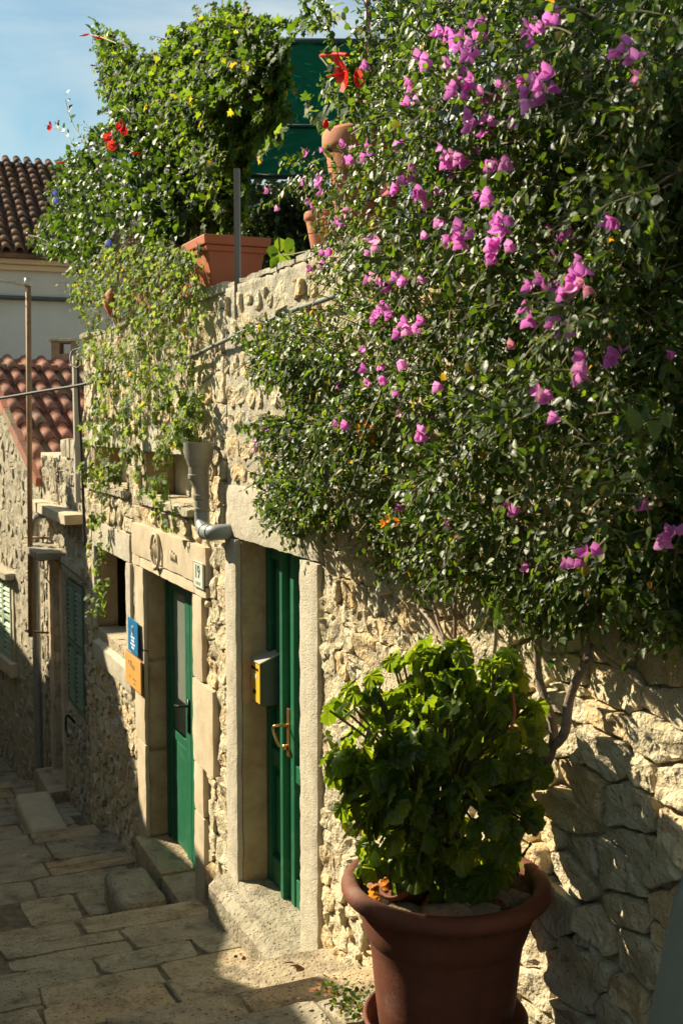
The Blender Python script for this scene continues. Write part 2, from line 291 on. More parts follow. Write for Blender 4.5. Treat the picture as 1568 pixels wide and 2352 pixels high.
def rblock(pl, s0, s1, o0, o1, z0, z1, res=.05, amp=.006, rnd=.01, fs=9.0):
    """a dressed block with worn edges: a box cut into a lattice and pushed about by noise, corners eased"""
    ns = max(1, min(60, int(abs(s1-s0)/res))); no = max(1, min(20, int(abs(o1-o0)/res))); nzz = max(1, min(80, int(abs(z1-z0)/res)))
    idx = {}; V = []; Fc = []
    cs, co, cz = (s0+s1)/2, (o0+o1)/2, (z0+z1)/2
    def vid(i, j, k):
        if (i, j, k) in idx: return idx[(i, j, k)]
        a = s0+(s1-s0)*i/ns; b = o0+(o1-o0)*j/no; c = z0+(z1-z0)*k/nzz
        e = (i in (0, ns))+(j in (0, no))+(k in (0, nzz))
        if e >= 2:
            sh = rnd*(1 if e == 2 else 1.3)*(.7+.6*random.random())
            if i in (0, ns): a += sh*.5*(1 if a < cs else -1)
            if j in (0, no): b += sh*.5*(1 if b < co else -1)
            if k in (0, nzz): c += sh*.5*(1 if c < cz else -1)
        p = pl.P(a, b, c); q = p*fs
        p = p+Vector((noise.noise(q), noise.noise(q+Vector((31, 0, 0))), noise.noise(q+Vector((0, 57, 0)))))*amp
        idx[(i, j, k)] = len(V); V.append(p); return idx[(i, j, k)]
    for i in range(ns):
        for j in range(no):
            for k, fl in ((0, 0), (nzz, 1)):
                q = [vid(i, j, k), vid(i+1, j, k), vid(i+1, j+1, k), vid(i, j+1, k)]; Fc.append(q[::-1] if fl else q)
    for i in range(ns):
        for k in range(nzz):
            for j, fl in ((0, 0), (no, 1)):
                q = [vid(i, j, k), vid(i, j, k+1), vid(i+1, j, k+1), vid(i+1, j, k)]; Fc.append(q[::-1] if fl else q)
    for j in range(no):
        for k in range(nzz):
            for i, fl in ((0, 0), (ns, 1)):
                q = [vid(i, j, k), vid(i, j+1, k), vid(i, j+1, k+1), vid(i, j, k+1)]; Fc.append(q[::-1] if fl else q)
    return V, Fc
def block(name, pl, s0, s1, o0, o1, z0, z1, m, parent, res=.05, amp=.006, rnd=.012, smooth=2):
    rnd *= .6
    v, f = rblock(pl, s0, s1, o0, o1, z0, z1, res, amp, rnd); return mk(name, v, f, m, parent, smooth, random.random())

def wall_sheet(name, pl, s0, s1, z0, z1, res, holes, offf, thick, m, parent, topf=None):
    res = res*.85
    ss = sorted(set([round(s0+(s1-s0)*i/max(1, int((s1-s0)/res)), 4) for i in range(int((s1-s0)/res)+1)]+[round(x, 4) for h in holes for x in h[:2] if s0 < x < s1]+[round(s1, 4)]))
    zz = sorted(set([round(z0+(z1-z0)*i/max(1, int((z1-z0)/res)), 4) for i in range(int((z1-z0)/res)+1)]+[round(x, 4) for h in holes for x in h[2:] if z0 < x < z1]+[round(z1, 4)]))
    V = []; Fc = []; nS, nZ = len(ss), len(zz)
    for a in ss:
        for z in zz:
            zt = z
            V.append(pl.P(a, offf(a, z), zt))
    nb = len(V)
    for a in ss:
        for z in zz: V.append(pl.P(a, -thick, z))
    def solid(i, j):
        if i < 0 or j < 0 or i >= nS-1 or j >= nZ-1: return False
        a = (ss[i]+ss[i+1])/2; z = (zz[j]+zz[j+1])/2
        return not any(h[0] < a < h[1] and h[2] < z < h[3] for h in holes)
    for i in range(nS-1):
        for j in range(nZ-1):
            if not solid(i, j): continue
            q = (i*nZ+j, (i+1)*nZ+j, (i+1)*nZ+j+1, i*nZ+j+1); Fc.append(q[::-1])
            for (di, dj, e) in ((-1, 0, (q[3], q[0])), (1, 0, (q[1], q[2])), (0, -1, (q[0], q[1])), (0, 1, (q[2], q[3]))):
                if not solid(i+di, j+dj): Fc.append((e[0], e[1], e[1]+nb, e[0]+nb))
    return mk(name, V, Fc, m, parent, True)

# ---- rubble: power-diagram cells round jittered seeds, each cell a stone of its own
def clip(poly, nx, ny, d):
    out = []; n = len(poly)
    for i in range(n):
        p = poly[i]; q = poly[(i+1) % n]; a = p[0]*nx+p[1]*ny-d; b = q[0]*nx+q[1]*ny-d
        if a <= 0: out.append(p)
        if (a < 0 < b) or (b < 0 < a): t = a/(a-b); out.append((p[0]+(q[0]-p[0])*t, p[1]+(q[1]-p[1])*t))
    return out
def cells(s0, s1, z0, z1, size, holes, gap, rng, jit=.34):
    """size(s,z) -> (width, height). returns [(polygon, (cs, cz))] in wall coordinates"""
    seeds = []; z = z0
    while z < z1:
        h = size((s0+s1)/2, z)[1]*rng.uniform(.7, 1.35); a = s0-rng.random()*.1
        while a < s1+.05:
            wd, hh = size(a, z); wd *= rng.choice([.6, .8, 1, 1, 1.2, 1.5])*rng.uniform(.85, 1.15)
            cx, cz = a+wd/2, z+h/2+rng.uniform(-jit, jit)*h*.6
            seeds.append((cx, cz, wd, h))
            if rng.random() < .12: seeds.append((cx+rng.uniform(-.3, .3)*wd, cz+h*.5, wd*.4, h*.4))
            a += wd
        z += h
    K = 1.45; out = []
    pts = [(a, b*K, (min(wd, h*2.2)*.5)**2*.9) for a, b, wd, h in seeds]; R = .5
    grid = {}
    for i, p in enumerate(pts): grid.setdefault((int(p[0]/R), int(p[1]/R)), []).append(i)
    for i, (x, y, wt) in enumerate(pts):
        a, b, wd, h = seeds[i]
        if not (s0 <= a <= s1 and z0 <= b <= z1): continue
        if any(hh[0] < a < hh[1] and hh[2] < b < hh[3] for hh in holes): continue
        poly = [(x-R*.6, y-R*.6), (x+R*.6, y-R*.6), (x+R*.6, y+R*.6), (x-R*.6, y+R*.6)]
        gx, gy = int(x/R), int(y/R); g = gap(a, b)*(.7+.6*rng.random())
        for ix in (gx-1, gx, gx+1):
            for iy in (gy-1, gy, gy+1):
                for j in grid.get((ix, iy), ()):
                    if j == i: continue
                    dx, dy = pts[j][0]-x, pts[j][1]-y; d = sqrt(dx*dx+dy*dy)
                    if d > R or d < 1e-6: continue
                    dx /= d; dy /= d; t = (d*d+wt-pts[j][2])/(2*d); t = min(max(t, d*.25), d*.75)
                    poly = clip(poly, dx, dy, x*dx+y*dy+t-g*(1 if abs(dx) > .5 else K*.8))
                    if len(poly) < 3: break
        if len(poly) < 3: continue
        poly = [(p[0], p[1]/K) for p in poly]
        for hh in list(holes)+[(-99, s0, -99, 99), (s1, 99, -99, 99), (-99, 99, -99, z0), (-99, 99, z1, 99)]:
            dd = [(hh[0]-a, (1, 0, hh[0]-.006)), (a-hh[1], (-1, 0, -hh[1]-.006)), (hh[2]-b, (0, 1, hh[2]-.006)), (b-hh[3], (0, -1, -hh[3]-.006))]
            m_, pl_ = max(dd, key=lambda q: q[0])
            if m_ < .6: poly = clip(poly, *pl_)
            if len(poly) < 3: break
        if len(poly) < 3: continue
        ar = abs(sum(poly[k][0]*poly[(k+1) % len(poly)][1]-poly[(k+1) % len(poly)][0]*poly[k][1] for k in range(len(poly))))/2
        if ar < .0012: continue
        out.append((poly, ar))
    return out
def chaikin(p, f=.2):
    o = []
    for i in range(len(p)):
        a, b = p[i], p[(i+1) % len(p)]
        if sqrt((a[0]-b[0])**2+(a[1]-b[1])**2) < .006: o.append(((a[0]+b[0])/2, (a[1]+b[1])/2)); continue
        o.append((a[0]+(b[0]-a[0])*f, a[1]+(b[1]-a[1])*f)); o.append((a[0]+(b[0]-a[0])*(1-f), a[1]+(b[1]-a[1])*(1-f)))
    return o
def resample(p, n):
    L_ = [sqrt((p[i][0]-p[(i+1) % len(p)][0])**2+(p[i][1]-p[(i+1) % len(p)][1])**2) for i in range(len(p))]; T = sum(L_); out = []
    k = [max(1, int(round(l/T*n))) for l in L_]
    while sum(k) > n and max(k) > 1: k[k.index(max(k))] -= 1
    while sum(k) < n: i = max(range(len(p)), key=lambda j: L_[j]/k[j]); k[i] += 1
    q = list(p)
    if sum(k) > n:                      # more corners than points: drop the ends of the shortest edges
        while len(q) > n:
            i = min(range(len(q)), key=lambda j: (q[j][0]-q[(j+1) % len(q)][0])**2+(q[j][1]-q[(j+1) % len(q)][1])**2); q.pop(i)
        return q
    for i in range(len(p)):
        a, b = p[i], p[(i+1) % len(p)]
        for j in range(k[i]): out.append((a[0]+(b[0]-a[0])*j/k[i], a[1]+(b[1]-a[1])*j/k[i]))
    return out
def resample_even(p, n):
    L_ = [0]
    for i in range(len(p)): a, b = p[i], p[(i+1) % len(p)]; L_.append(L_[-1]+sqrt((a[0]-b[0])**2+(a[1]-b[1])**2))
    out = []; k = 0
    for i in range(n):
        t = L_[-1]*i/n
        while L_[k+1] < t: k += 1
        a, b = p[k], p[(k+1) % len(p)]; f = (t-L_[k])/max(1e-9, L_[k+1]-L_[k]); out.append((a[0]+(b[0]-a[0])*f, a[1]+(b[1]-a[1])*f))
    return out
def stone_geo(pl, poly, h, rng, n=14, amp=.008, base=-.02, surf=lambda a, z: 0.0, rings=((1.0, -1), (1.0, .45), (.975, .9), (.86, 1.0), (.66, 1.0), (.36, 1.0))):
    poly = resample(chaikin(poly, .13), n)
    cx = sum(p[0] for p in poly)/n; cz = sum(p[1] for p in poly)/n
    tx, tz = rng.uniform(-.22, .22), rng.uniform(-.18, .18); sd = rng.uniform(0, 50)
    V = []
    for (k, hh) in rings:
        for (a, z) in poly:
            aa = cx+(a-cx)*k; zz = cz+(z-cz)*k; s_ = surf(aa, zz)
            if hh < 0: o = s_+base
            else:
                o = s_+h*hh+((aa-cx)*tx+(zz-cz)*tz)*hh
                q = Vector((aa*14, zz*14, sd)); o += noise.noise(q)*amp*(hh*1.2)+(abs(noise.noise(q*2.3))-.25)*amp*.9*hh+noise.noise(q*5)*amp*.3*hh
                aa += (noise.noise(q+Vector((9, 9, 9)))+.6*noise.noise(q*2.6+Vector((9, 9, 9))))*amp*.9; zz += (noise.noise(q+Vector((19, 9, 3)))+.6*noise.noise(q*2.6+Vector((19, 9, 3))))*amp*.9
            V.append(pl.P(aa, o, zz))
    m = len(rings); V.append(pl.P(cx, surf(cx, cz)+h+noise.noise(Vector((cx*14, cz*14, sd)))*amp, cz))
    Fc = [(r*n+i, r*n+(i+1) % n, (r+1)*n+(i+1) % n, (r+1)*n+i) for r in range(m-1) for i in range(n)]
    Fc += [((m-1)*n+i, (m-1)*n+(i+1) % n, m*n) for i in range(n)]
    return V, Fc
def seen(p): x, y = project(p); return -40 < x < 1610 and -40 < y < 2400
def lay_stones(pl, cl, parent, hf, rng, m='limestone', surf=lambda a, z: 0.0, amp=.008, limit=300, prio=None, n=22):
    items = []
    for poly, ar in cl:
        cx = sum(p[0] for p in poly)/len(poly); cz = sum(p[1] for p in poly)/len(poly)
        p = pl.P(cx, 0, cz); d = (p-Vector((0, 0, CAMZ))).length
        sc = ar/(d**3)*(1 if seen(p) else .001)
        if prio: sc *= prio(cx, cz)
        items.append((sc, poly, cx, cz))
    items.sort(key=lambda t: -t[0]); rest = MB()
    for i, (sc, poly, cx, cz) in enumerate(items):
        h = hf(cx, cz)*rng.uniform(.5, 1.5); r = rng.random()
        v, f = stone_geo(pl, poly, h, rng, n if i < limit else 12, amp, surf=surf)
        if i < limit: mk('stone', v, f, m, parent, 2, r)
        else: rest.add(v, f, r)
    if rest.v: rest.build('small_stones', m, parent, 2, kind='stuff')

# ------------------------------------------------------------------ the setting: ground of the stepped alley
RG = random.Random(11)
# treads: (s_near, s_far, z_near, z_far) - each falls gently away from the viewer and ends in a riser
TR = [(-4.0, 3.3, .24, .20), (3.3, 4.63, .05, -.12), (4.63, 5.27, -.33, -.38), (5.27, 5.90, -.56, -.60), (5.90, 7.82, -.84, -1.10), (7.82, 11.27, -1.50, -1.75), (11.27, 13.2, -1.93, -2.15), (13.2, 15.2, -2.33, -2.5), (15.2, 30, -2.65, -3.6)]
def gz(a):
    for s0, s1, z0, z1 in TR:
        if a <= s1: return z0+(z1-z0)*(a-s0)/(s1-s0)
    return -3.6
mbg = MB(); ws = [-.5, 0, .6, 1.4, 2.4, 3.25]
prof = []
for s0, s1, z0, z1 in TR:
    k = max(2, int((s1-s0)/.4))
    for i in range(k+1): prof.append((s0+(s1-s0)*i/k, z0+(z1-z0)*i/k))
V = []; Fc = []
for (a, z) in prof:
    for o in ws: V.append(A.P(a, o, z-.013+.010*nz3((a*3, o*3, 0), 1)))
nw = len(ws)
for i in range(len(prof)-1):
    for j in range(nw-1): Fc.append((i*nw+j, i*nw+j+1, (i+1)*nw+j+1, (i+1)*nw+j))
tag(mk('alley_ground', V, Fc, 'joint_dirt'), kind='structure')
V = [A.P(a, o, -5.2) for a, o in ((-60, -80), (-60, 80), (200, 80), (200, -80))]
tag(mk('ground', V, [(0, 3, 2, 1)], 'joint_dirt'), kind='structure')
pave = thing('stepped_pavement', A.P(6, 1, -1.0), None, None); pave['kind'] = 'structure'
def slab(poly, zf, thick, r, amp=.004, lip=0.0, n=14):
    poly = resample(chaikin(poly, .07), n); cx = sum(p[0] for p in poly)/n; cy = sum(p[1] for p in poly)/n
    V = []; tx, ty = RG.uniform(-.012, .012), RG.uniform(-.012, .012); dz = RG.uniform(-.006, .006)
    for k, h in ((1.0, -thick), (1.0, -.010), (.982, -.001), (.75, .0), (.4, 0)):
        for a, o in poly:
            aa = cx+(a-cx)*k; oo = cy+(o-cy)*k; q = Vector((aa*9, oo*9, 3)); aa += noise.noise(q*1.5)*.010; oo += noise.noise(q*1.5+Vector((5, 5, 5)))*.010
            V.append(A.P(aa, oo, zf(aa)+h+dz+(aa-cx)*tx+(oo-cy)*ty+(noise.noise(q)*amp+noise.noise(q*3)*amp*.6 if h > -.1 else 0)))
    m = 5; V.append(A.P(cx, cy, zf(cx)+dz))
    Fc = [(r_*n+i, r_*n+(i+1) % n, (r_+1)*n+(i+1) % n, (r_+1)*n+i) for r_ in range(m-1) for i in range(n)]+[((m-1)*n+i, (m-1)*n+(i+1) % n, m*n) for i in range(n)]
    return V, Fc
for ti, (s0, s1, z0, z1) in enumerate(TR):
    if s1 < 3 or s0 > 15.2: continue
    zf = lambda a, s0=s0, s1=s1, z0=z0, z1=z1: z0+(z1-z0)*(a-s0)/(s1-s0)
    a = s1; rows = []; first = True
    while a > max(s0, 2.0)+.05:
        d = RG.uniform(.28, .38) if first else RG.uniform(.30, .58)
        if a-d < s0+.14: d = a-s0
        rows.append((a-d, a, first)); a -= d; first = False
    for (r0, r1, nose) in rows:
        o = -.05+RG.uniform(0, .15) if s0 > 5.5 else -.05; jog = RG.uniform(-.03, .03)
        while o < 3.2:
            wd = RG.uniform(.50, .95) if nose else RG.uniform(.34, .78)
            e = min(3.2, o+wd); g = .004
            p = [(r0+g+RG.uniform(-.01, .014), o+g+RG.uniform(-.01, .02)), (r0+g+RG.uniform(-.012, .014), e-g+RG.uniform(-.02, .01)), (r1-(0 if nose else g)+RG.uniform(-.014, .01), e-g+RG.uniform(-.02, .01)), (r1-(0 if nose else g)+RG.uniform(-.012, .01), o+g+RG.uniform(-.01, .02))]
            if not nose and RG.random() < .3 and e-o > .42:
                m_ = RG.uniform(.35, .65); q0 = ((p[0][0]*(1-m_)+p[3][0]*m_), (p[0][1]+p[3][1])/2); q1 = (p[1][0]*(1-m_)+p[2][0]*m_, (p[1][1]+p[2][1])/2)
                polys = [[p[0], p[1], (q1[0]-g, q1[1]), (q0[0]-g, q0[1])], [(q0[0]+g, q0[1]), (q1[0]+g, q1[1]), p[2], p[3]]]
            else: polys = [p]
            for q in polys:
                v, f = slab(q, zf, .30 if nose else .06, 0, .008 if nose else .006, n=20)
                cc = sum((Vector(x) for x in v), Vector())/len(v)
                if seen(cc) or nose: mk('paving_stone', v, f, 'paving', pave, 2, RG.random())
            o = e

# ------------------------------------------------------------------ near house (rubble wall, concrete door frame, terrace wall)
RA = random.Random(5)
house_a = thing('stone_house', A.P(4.7, -.2, -1.0), 'nearest stone house with plastered upper wall and narrow green door in a concrete frame', 'house')
def offA(a, z):
    q = Vector((a*5, z*5, 1)); o = -.012+noise.noise(q)*.009+noise.noise(q*3.5)*.009+noise.noise(q*8)*.007
    if a > 6.0 and z > 1.5: o += .018
    if 4.6 < a < 6.0: o += .010
    elif a <= 4.6: o += .002
    return o
doorA = (6.22, 7.23, -3, 1.305)
wall_sheet('mortar_wall', A, 1.2, 6.12, -1.6, 2.78, .03, [(6.1, 7.23, -3, 1.305)], offA, .35, 'mortar', house_a)
wall_sheet('plastered_wall', A, 6.12, 7.44, -1.7, 2.78, .03, [(6.12, 7.44, -3, 1.40)], offA, .35, 'grey_render', house_a)
mb = MB(); mb.pbox(A, 1.2, 7.3, -4.5, -.36, -1.6, 2.60); mb.build('rear_building', 'grey_render', house_a)
# coping along the wall top
a = 1.2
while a < 7.42:
    d = RA.uniform(.55, .9); d = min(d, 7.44-a)
    block('coping', A, a+.004, a+d-.004, -.34, .012+RA.uniform(-.006, .01), 2.775, 2.825+RA.uniform(-.006, .008), 'grey_render', house_a, .06, .012, .03); a += d
# concrete frame: header, far post, near post
def cblock(name, *a, m='concrete', res=.04, amp=.004): return block(name, A, *a, m, house_a, res, amp, .02)
cblock('lintel', 5.97, 7.44, -.30, .024, 1.305, 1.62)
cblock('door_post', 7.23, 7.44, -.30, .032, -1.35, 1.303)
cblock('door_post', 5.975, 6.22, -.30, .028, -.95, 1.303)
mb = MB()
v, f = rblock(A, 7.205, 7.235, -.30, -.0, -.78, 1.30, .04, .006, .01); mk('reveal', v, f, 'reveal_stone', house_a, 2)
# doorstep stone: sloping worn sill with a tall front
v, f = rblock(A, 6.0, 7.45, -.31, .16, -1.35, -.765, .05, .012, .05)
v = [Vector(p) for p in v]
for p in v:
    if p.z > -.9 and (p-A.o).dot(A.n) > .05: p.z -= .02
mk('doorstep', v, f, 'paving', house_a, 2)
# green double door
def dpart(name, boxes, m, par, bevel=.004):
    mb = MB()
    for b in boxes: mb.pbox(A, *b)
    return mb.build(name, m, par, bevel=bevel)
door = dpart('door', [(6.22, 7.21, -.31, -.19, -.77, 1.30)], 'green_paint', house_a, 0)
dpart('door_stile', [(6.86, 6.905, -.19, -.125, -.765, 1.295), (6.745, 6.80, -.19, -.15, -.765, 1.295), (6.225, 6.30, -.19, -.155, -.765, 1.295), (7.14, 7.20, -.19, -.15, -.765, 1.295)], 'green_paint', door)
dpart('door_rail', [(6.302, 6.743, -.19, -.158, -.04, .06), (6.302, 6.743, -.19, -.158, -.765, -.60), (6.302, 6.743, -.19, -.158, 1.19, 1.295), (6.91, 7.138, -.19, -.158, -.04, .06), (6.91, 7.138, -.19, -.158, -.765, -.60), (6.91, 7.138, -.19, -.158, 1.19, 1.295)], 'green_paint', door)
dpart('door_panel', [(6.36, 6.69, -.19, -.172, .12, 1.14), (6.96, 7.10, -.19, -.172, .12, 1.14)], 'green_paint', door, .012)
dpart('door_panel', [(6.36, 6.69, -.19, -.172, -.56, -.10), (6.96, 7.10, -.19, -.172, -.56, -.10)], 'green_paint_worn', door, .012)
dpart('handle_plate', [(6.808, 6.852, -.19, -.142, .09, .37)], 'brass', door, .003)
hz = A.W(646, 1640, -.1)[1]
h0 = A.P(6.83, -.14, .27)
mb = MB().tube(smoothpath([A.P(6.83, -.145, .27), A.P(6.83, -.075, .275), A.P(6.85, -.065, .25), A.P(6.80, -.07, .19), A.P(6.79, -.08, .165)], 5), .009, 8); mb.tube([A.P(6.83, -.14, .145), A.P(6.83, -.115, .145)], .016, 10)
mb.build('handle', 'brass', door, True)
# stones
holesA = [(5.965, 7.50, -3, 1.63)]
def sizeA(a, z):
    if a > 6.0: return .17, .15
    if a < 4.75: return (.24, .105)
    return (.15, .085)
def gapA(a, z):
    if a > 6.0: return .030
    return .006 if a < 4.75 else .006
cl = cells(1.9, 5.96, -.95, 2.76, sizeA, holesA, gapA, RA, .25)
cl += cells(5.97, 7.43, 1.64, 2.74, sizeA, holesA, gapA, RA, .35)
def hA(a, z): return .010 if a > 6 else (.028 if a < 4.7 else .010)
lay_stones(A, cl, house_a, hA, RA, amp=.015, surf=lambda a, z: (.006 if a > 6 else 0), prio=lambda a, z: 3 if (z < 1.3 or a > 5.9) else .25)

# ------------------------------------------------------------------ middle house, number 19
RB = random.Random(9)
house_b = thing('stone_house', A.P(9.7, -.2, -1.6), 'stone house with the numbered doorway, carved lintel and two blocked niches under ivy', 'house')
D19 = (8.16, 9.53, -3, .855); WIN = (10.19, 11.50, .06, .83); N1 = (10.17, 11.52, 1.43, 1.76); N2 = (8.25, 9.56, 1.43, 1.76)
def offB(a, z):
    q = Vector((a*5, z*5, 7)); return -.010+noise.noise(q)*.010+noise.noise(q*3.5)*.007+noise.noise(q*9)*.004
wall_sheet('mortar_wall', A, 7.44, 11.95, -2.2, 2.76, .04, [D19, WIN, N1, N2], offB, .45, 'mortar', house_b)
mb = MB(); mb.pbox(A, 7.46, 11.9, -4.5, -.52, -2.2, 2.60); mb.build('rear_building', 'grey_render', house_b)
def bb(name, *a, m='dressed_stone', res=.05, amp=.005, rnd=.012): return block(name, A, *a, m, house_b, res, amp, rnd)
# carved lintel with string moulding and arms
lint = bb('lintel', 7.83, 9.87, -.20, .035, .936, 1.19)
bb('lintel', 7.83, 8.095, -.20, .034, .858, .934); bb('lintel', 9.625, 9.87, -.20, .034, .858, .934)
mk('lintel_moulding', *rblock(A, 8.10, 9.62, -.20, .032, .858, .928, .05, .003, .005), 'dressed_stone', lint, 2)
pa = []
for t in range(25):
    an = 2*pi*t/24; pa.append(A.P(9.03+.115*cos(an), .052, 1.045+.125*sin(an)))
mb = MB().tube(pa, .013, 6)
for k in range(-2, 3): mb.tube([A.P(9.03+k*.035, .048, 1.10-abs(k)*.012), A.P(9.03+k*.035, .048, .985+abs(k)*.012)], .009, 5)
mb.tube([A.P(9.03, .05, .93), A.P(9.03, .05, .90)], .02, 6)
mb.build('carved_emblem', 'dressed_stone', lint, True)
mb = MB()
for k in range(3): mb.tube([A.P(8.62-k*.05, .040, 1.09-k*.01), A.P(8.60-k*.05, .040, 1.02)], .011, 5)
mb.build('carved_mark', 'dressed_stone', lint, True)
# jambs
zz = [-1.42, -.55, .20, .855]
for i in range(3): bb('jamb_stone', 9.53, 9.80+(.05 if i == 1 else 0), -.28, .028, zz[i]+.003, zz[i+1]-.003)
zz = [-1.5, -.62, -.28, .29, .855]
for i in range(4):
    wdt = .40 if i == 1 else .24
    bb('jamb_stone', 8.16-(.46 if i == 2 else .22), 8.16, -.24, .030+.004*(i == 2), zz[i]+.003, zz[i+1]-.003)
for (z0, z1) in ((-1.30, -.60), (-.595, .12), (.125, .85)):
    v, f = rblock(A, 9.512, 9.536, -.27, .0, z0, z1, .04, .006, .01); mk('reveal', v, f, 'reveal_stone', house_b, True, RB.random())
bb('doorstep', 8.0, 8.78, -.40, .11, -1.70, -1.30, m='paving', rnd=.03)
bb('doorstep', 8.785, 9.62, -.40, .11, -1.70, -1.29, m='paving', rnd=.03)
# door 19
d19 = dpart('door', [(8.16, 9.50, -.250, -.190, -1.30, .85)], 'dark_inside', house_b, 0)
dpart('door_frame', [(8.70, 8.785, -.190, -.135, -1.295, .845), (9.45, 9.50, -.190, -.140, -1.295, .845), (8.79, 9.445, -.190, -.140, .79, .845)], 'green_paint', d19)
dpart('door_stile', [(8.845, 8.978, -.190, -.150, -1.28, .785), (9.372, 9.442, -.190, -.150, -1.28, .785)], 'green_paint', d19)
dpart('door_panel', [(8.982, 9.368, -.190, -.160, -1.28, -.46)], 'green_paint', d19, .01)
dpart('door_rail', [(8.982, 9.368, -.190, -.152, .70, .785), (8.982, 9.368, -.190, -.152, -.455, -.385)], 'green_paint', d19)
dpart('window_pane', [(8.982, 9.368, -.190, -.172, -.383, .698)], 'curtain_glass', d19, 0)
mb = MB(); mb.pbox(A, 8.865, 8.90, -.150, -.138, -.30, -.05); mb.tube(smoothpath([A.P(8.88, -.14, -.10), A.P(8.88, -.075, -.095), A.P(8.90, -.07, -.10), A.P(9.0, -.075, -.115)], 4), .010, 8)
mb.build('handle', 'black_iron', d19, True)
# window with concrete header and projecting sill
bb('window_lintel', 10.05, 11.62, -.30, .012, .832, 1.07, m='concrete')
bb('window_post', 10.02, 10.185, -.30, .018, -.30, .83, m='concrete')
bb('window_post', 11.505, 11.62, -.30, .015, .05, .83, m='concrete')
v, f = rblock(A, 9.92, 11.45, -.28, .05, -.23, .055, .05, .005, .012)
v = [Vector(p) for p in v]
for p in v:
    if p.z > -.05: p.z -= max(0, ((p-A.o).dot(A.n)+.22))*.42
mk('window_sill', v, f, 'concrete', house_b, 2)
dpart('window_frame', [(10.19, 10.26, -.26, -.20, .06, .83), (11.43, 11.5, -.26, -.20, .06, .83), (10.262, 11.428, -.26, -.20, .77, .83), (10.80, 10.86, -.26, -.205, .06, .768)], 'dark_inside', house_b)
dpart('window_pane', [(10.19, 11.5, -.30, -.265, .06, .83)], 'glass_dark', house_b, 0)
v, f = rblock(A, 11.478, 11.503, -.40, -.02, .06, .83, .05, .006, .01); mk('reveal', v, f, 'reveal_stone', house_b, True)
# niches: concrete header, brown cheek, grey board at the back
for (n0, n1, z0, z1) in (N1, N2):
    bb('niche_header', n0-.12, n1+.12, -.28, .016, z1+.003, z1+.20, m='concrete')
    bb('niche_board', n0, n1-.003, -.34, -.24, z0, z1, m='concrete', amp=.002)
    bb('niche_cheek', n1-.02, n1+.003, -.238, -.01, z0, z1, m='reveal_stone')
    a = n0-.12
    while a < n1+.1:
        d = RB.uniform(.22, .42); d = min(d, n1+.14-a); bb('niche_sill_stone', a+.004, a+d-.004, -.25, .055+RB.uniform(-.01, .015), z0-.075, z0-.012+RB.uniform(-.006, .006), m='weathered_stone', res=.04, amp=.01, rnd=.03); a += d
# wall cap
a = 7.5
while a < 11.9:
    d = min(RB.uniform(.4, .7), 11.92-a); bb('coping', a+.005, a+d-.005, -.34, .03+RB.uniform(-.02, .02), 2.755, 2.82+RB.uniform(-.02, .02), m='weathered_stone', amp=.012, rnd=.04); a += d
holesB = [(7.80, 9.90, .85, 1.20), (8.14, 9.82, -3, .9), (7.68, 8.2, -.29, .30), (7.9, 8.2, -3, .9), (9.5, 9.86, -1.5, .9), (9.9, 11.66, -.24, 1.08), (10.04, 11.65, 1.34, 1.97), (8.12, 9.69, 1.34, 1.97), (7.9, 9.7, -3, -1.28)]
cl = cells(7.455, 11.93, -1.95, 2.74, lambda a, z: (.23, .125) if z > 1.0 else (.20, .10), holesB, lambda a, z: .004, RB, .40)
lay_stones(A, cl, house_b, lambda a, z: .018, RB, surf=lambda a, z: -.010, amp=.012)

# ------------------------------------------------------------------ third house in the row (lower, shutters and a dark doorway)
RC = random.Random(21)
house_c = thing('stone_house', A.P(13.3, -.2, -2.3), 'low weathered stone house with closed dark green shutters and a hooded doorway', 'house')
sh = (12.10, 12.98, -.98, .34); dr = (13.38, 14.02, -3, .42)
ztop = 1.62
def offC(a, z):
    q = Vector((a*5, z*5, 17)); return -.01+noise.noise(q)*.014+noise.noise(q*4)*.010
wall_sheet('rendered_wall', A, 11.955, 14.63, -2.9, ztop, .045, [sh, dr], offC, .40, 'weathered_stone', house_c)
mb = MB(); mb.pbox(A, 11.955, 14.6, -4.2, -.45, -2.9, ztop-.05); mb.build('rear_building', 'weathered_stone', house_c)
def cb(name, *a, m='weathered_stone', res=.06, amp=.008, rnd=.02): return block(name, A, *a, m, house_c, res, amp, rnd)
for (a0, a1, zc) in ((12.05, 12.45, 0), (12.5, 12.68, .012), (12.75, 13.0, -.004)): cb('coping_block', a0, a1, -.25, .05, ztop-.005, ztop+.19+zc)
cb('stone_beam', 11.98, 14.35, .0, .20, .98, 1.09, m='dressed_stone', rnd=.02)
cb('window_lintel', 12.0, 13.15, -.2, .05, .40, .56)
cb('door_hood', 13.15, 14.25, -.1, .30, .50, .60, m='weathered_stone', rnd=.05, amp=.02)
cb('door_jamb', 13.22, 13.378, -.25, .03, -2.4, .42, m='dressed_stone'); cb('door_jamb', 14.022, 14.16, -.25, .03, -2.6, .42, m='dressed_stone')
dpart('door', [(13.382, 14.018, -.30, -.22, -2.4, .42)], 'reveal_stone', house_c, 0)
cb('doorstep', 13.15, 14.1, -.2, .22, -2.7, -2.02, m='paving')
dpart('window_backing', [(12.10, 12.98, -.30, -.24, -.98, .34)], 'dark_inside', house_c, 0)
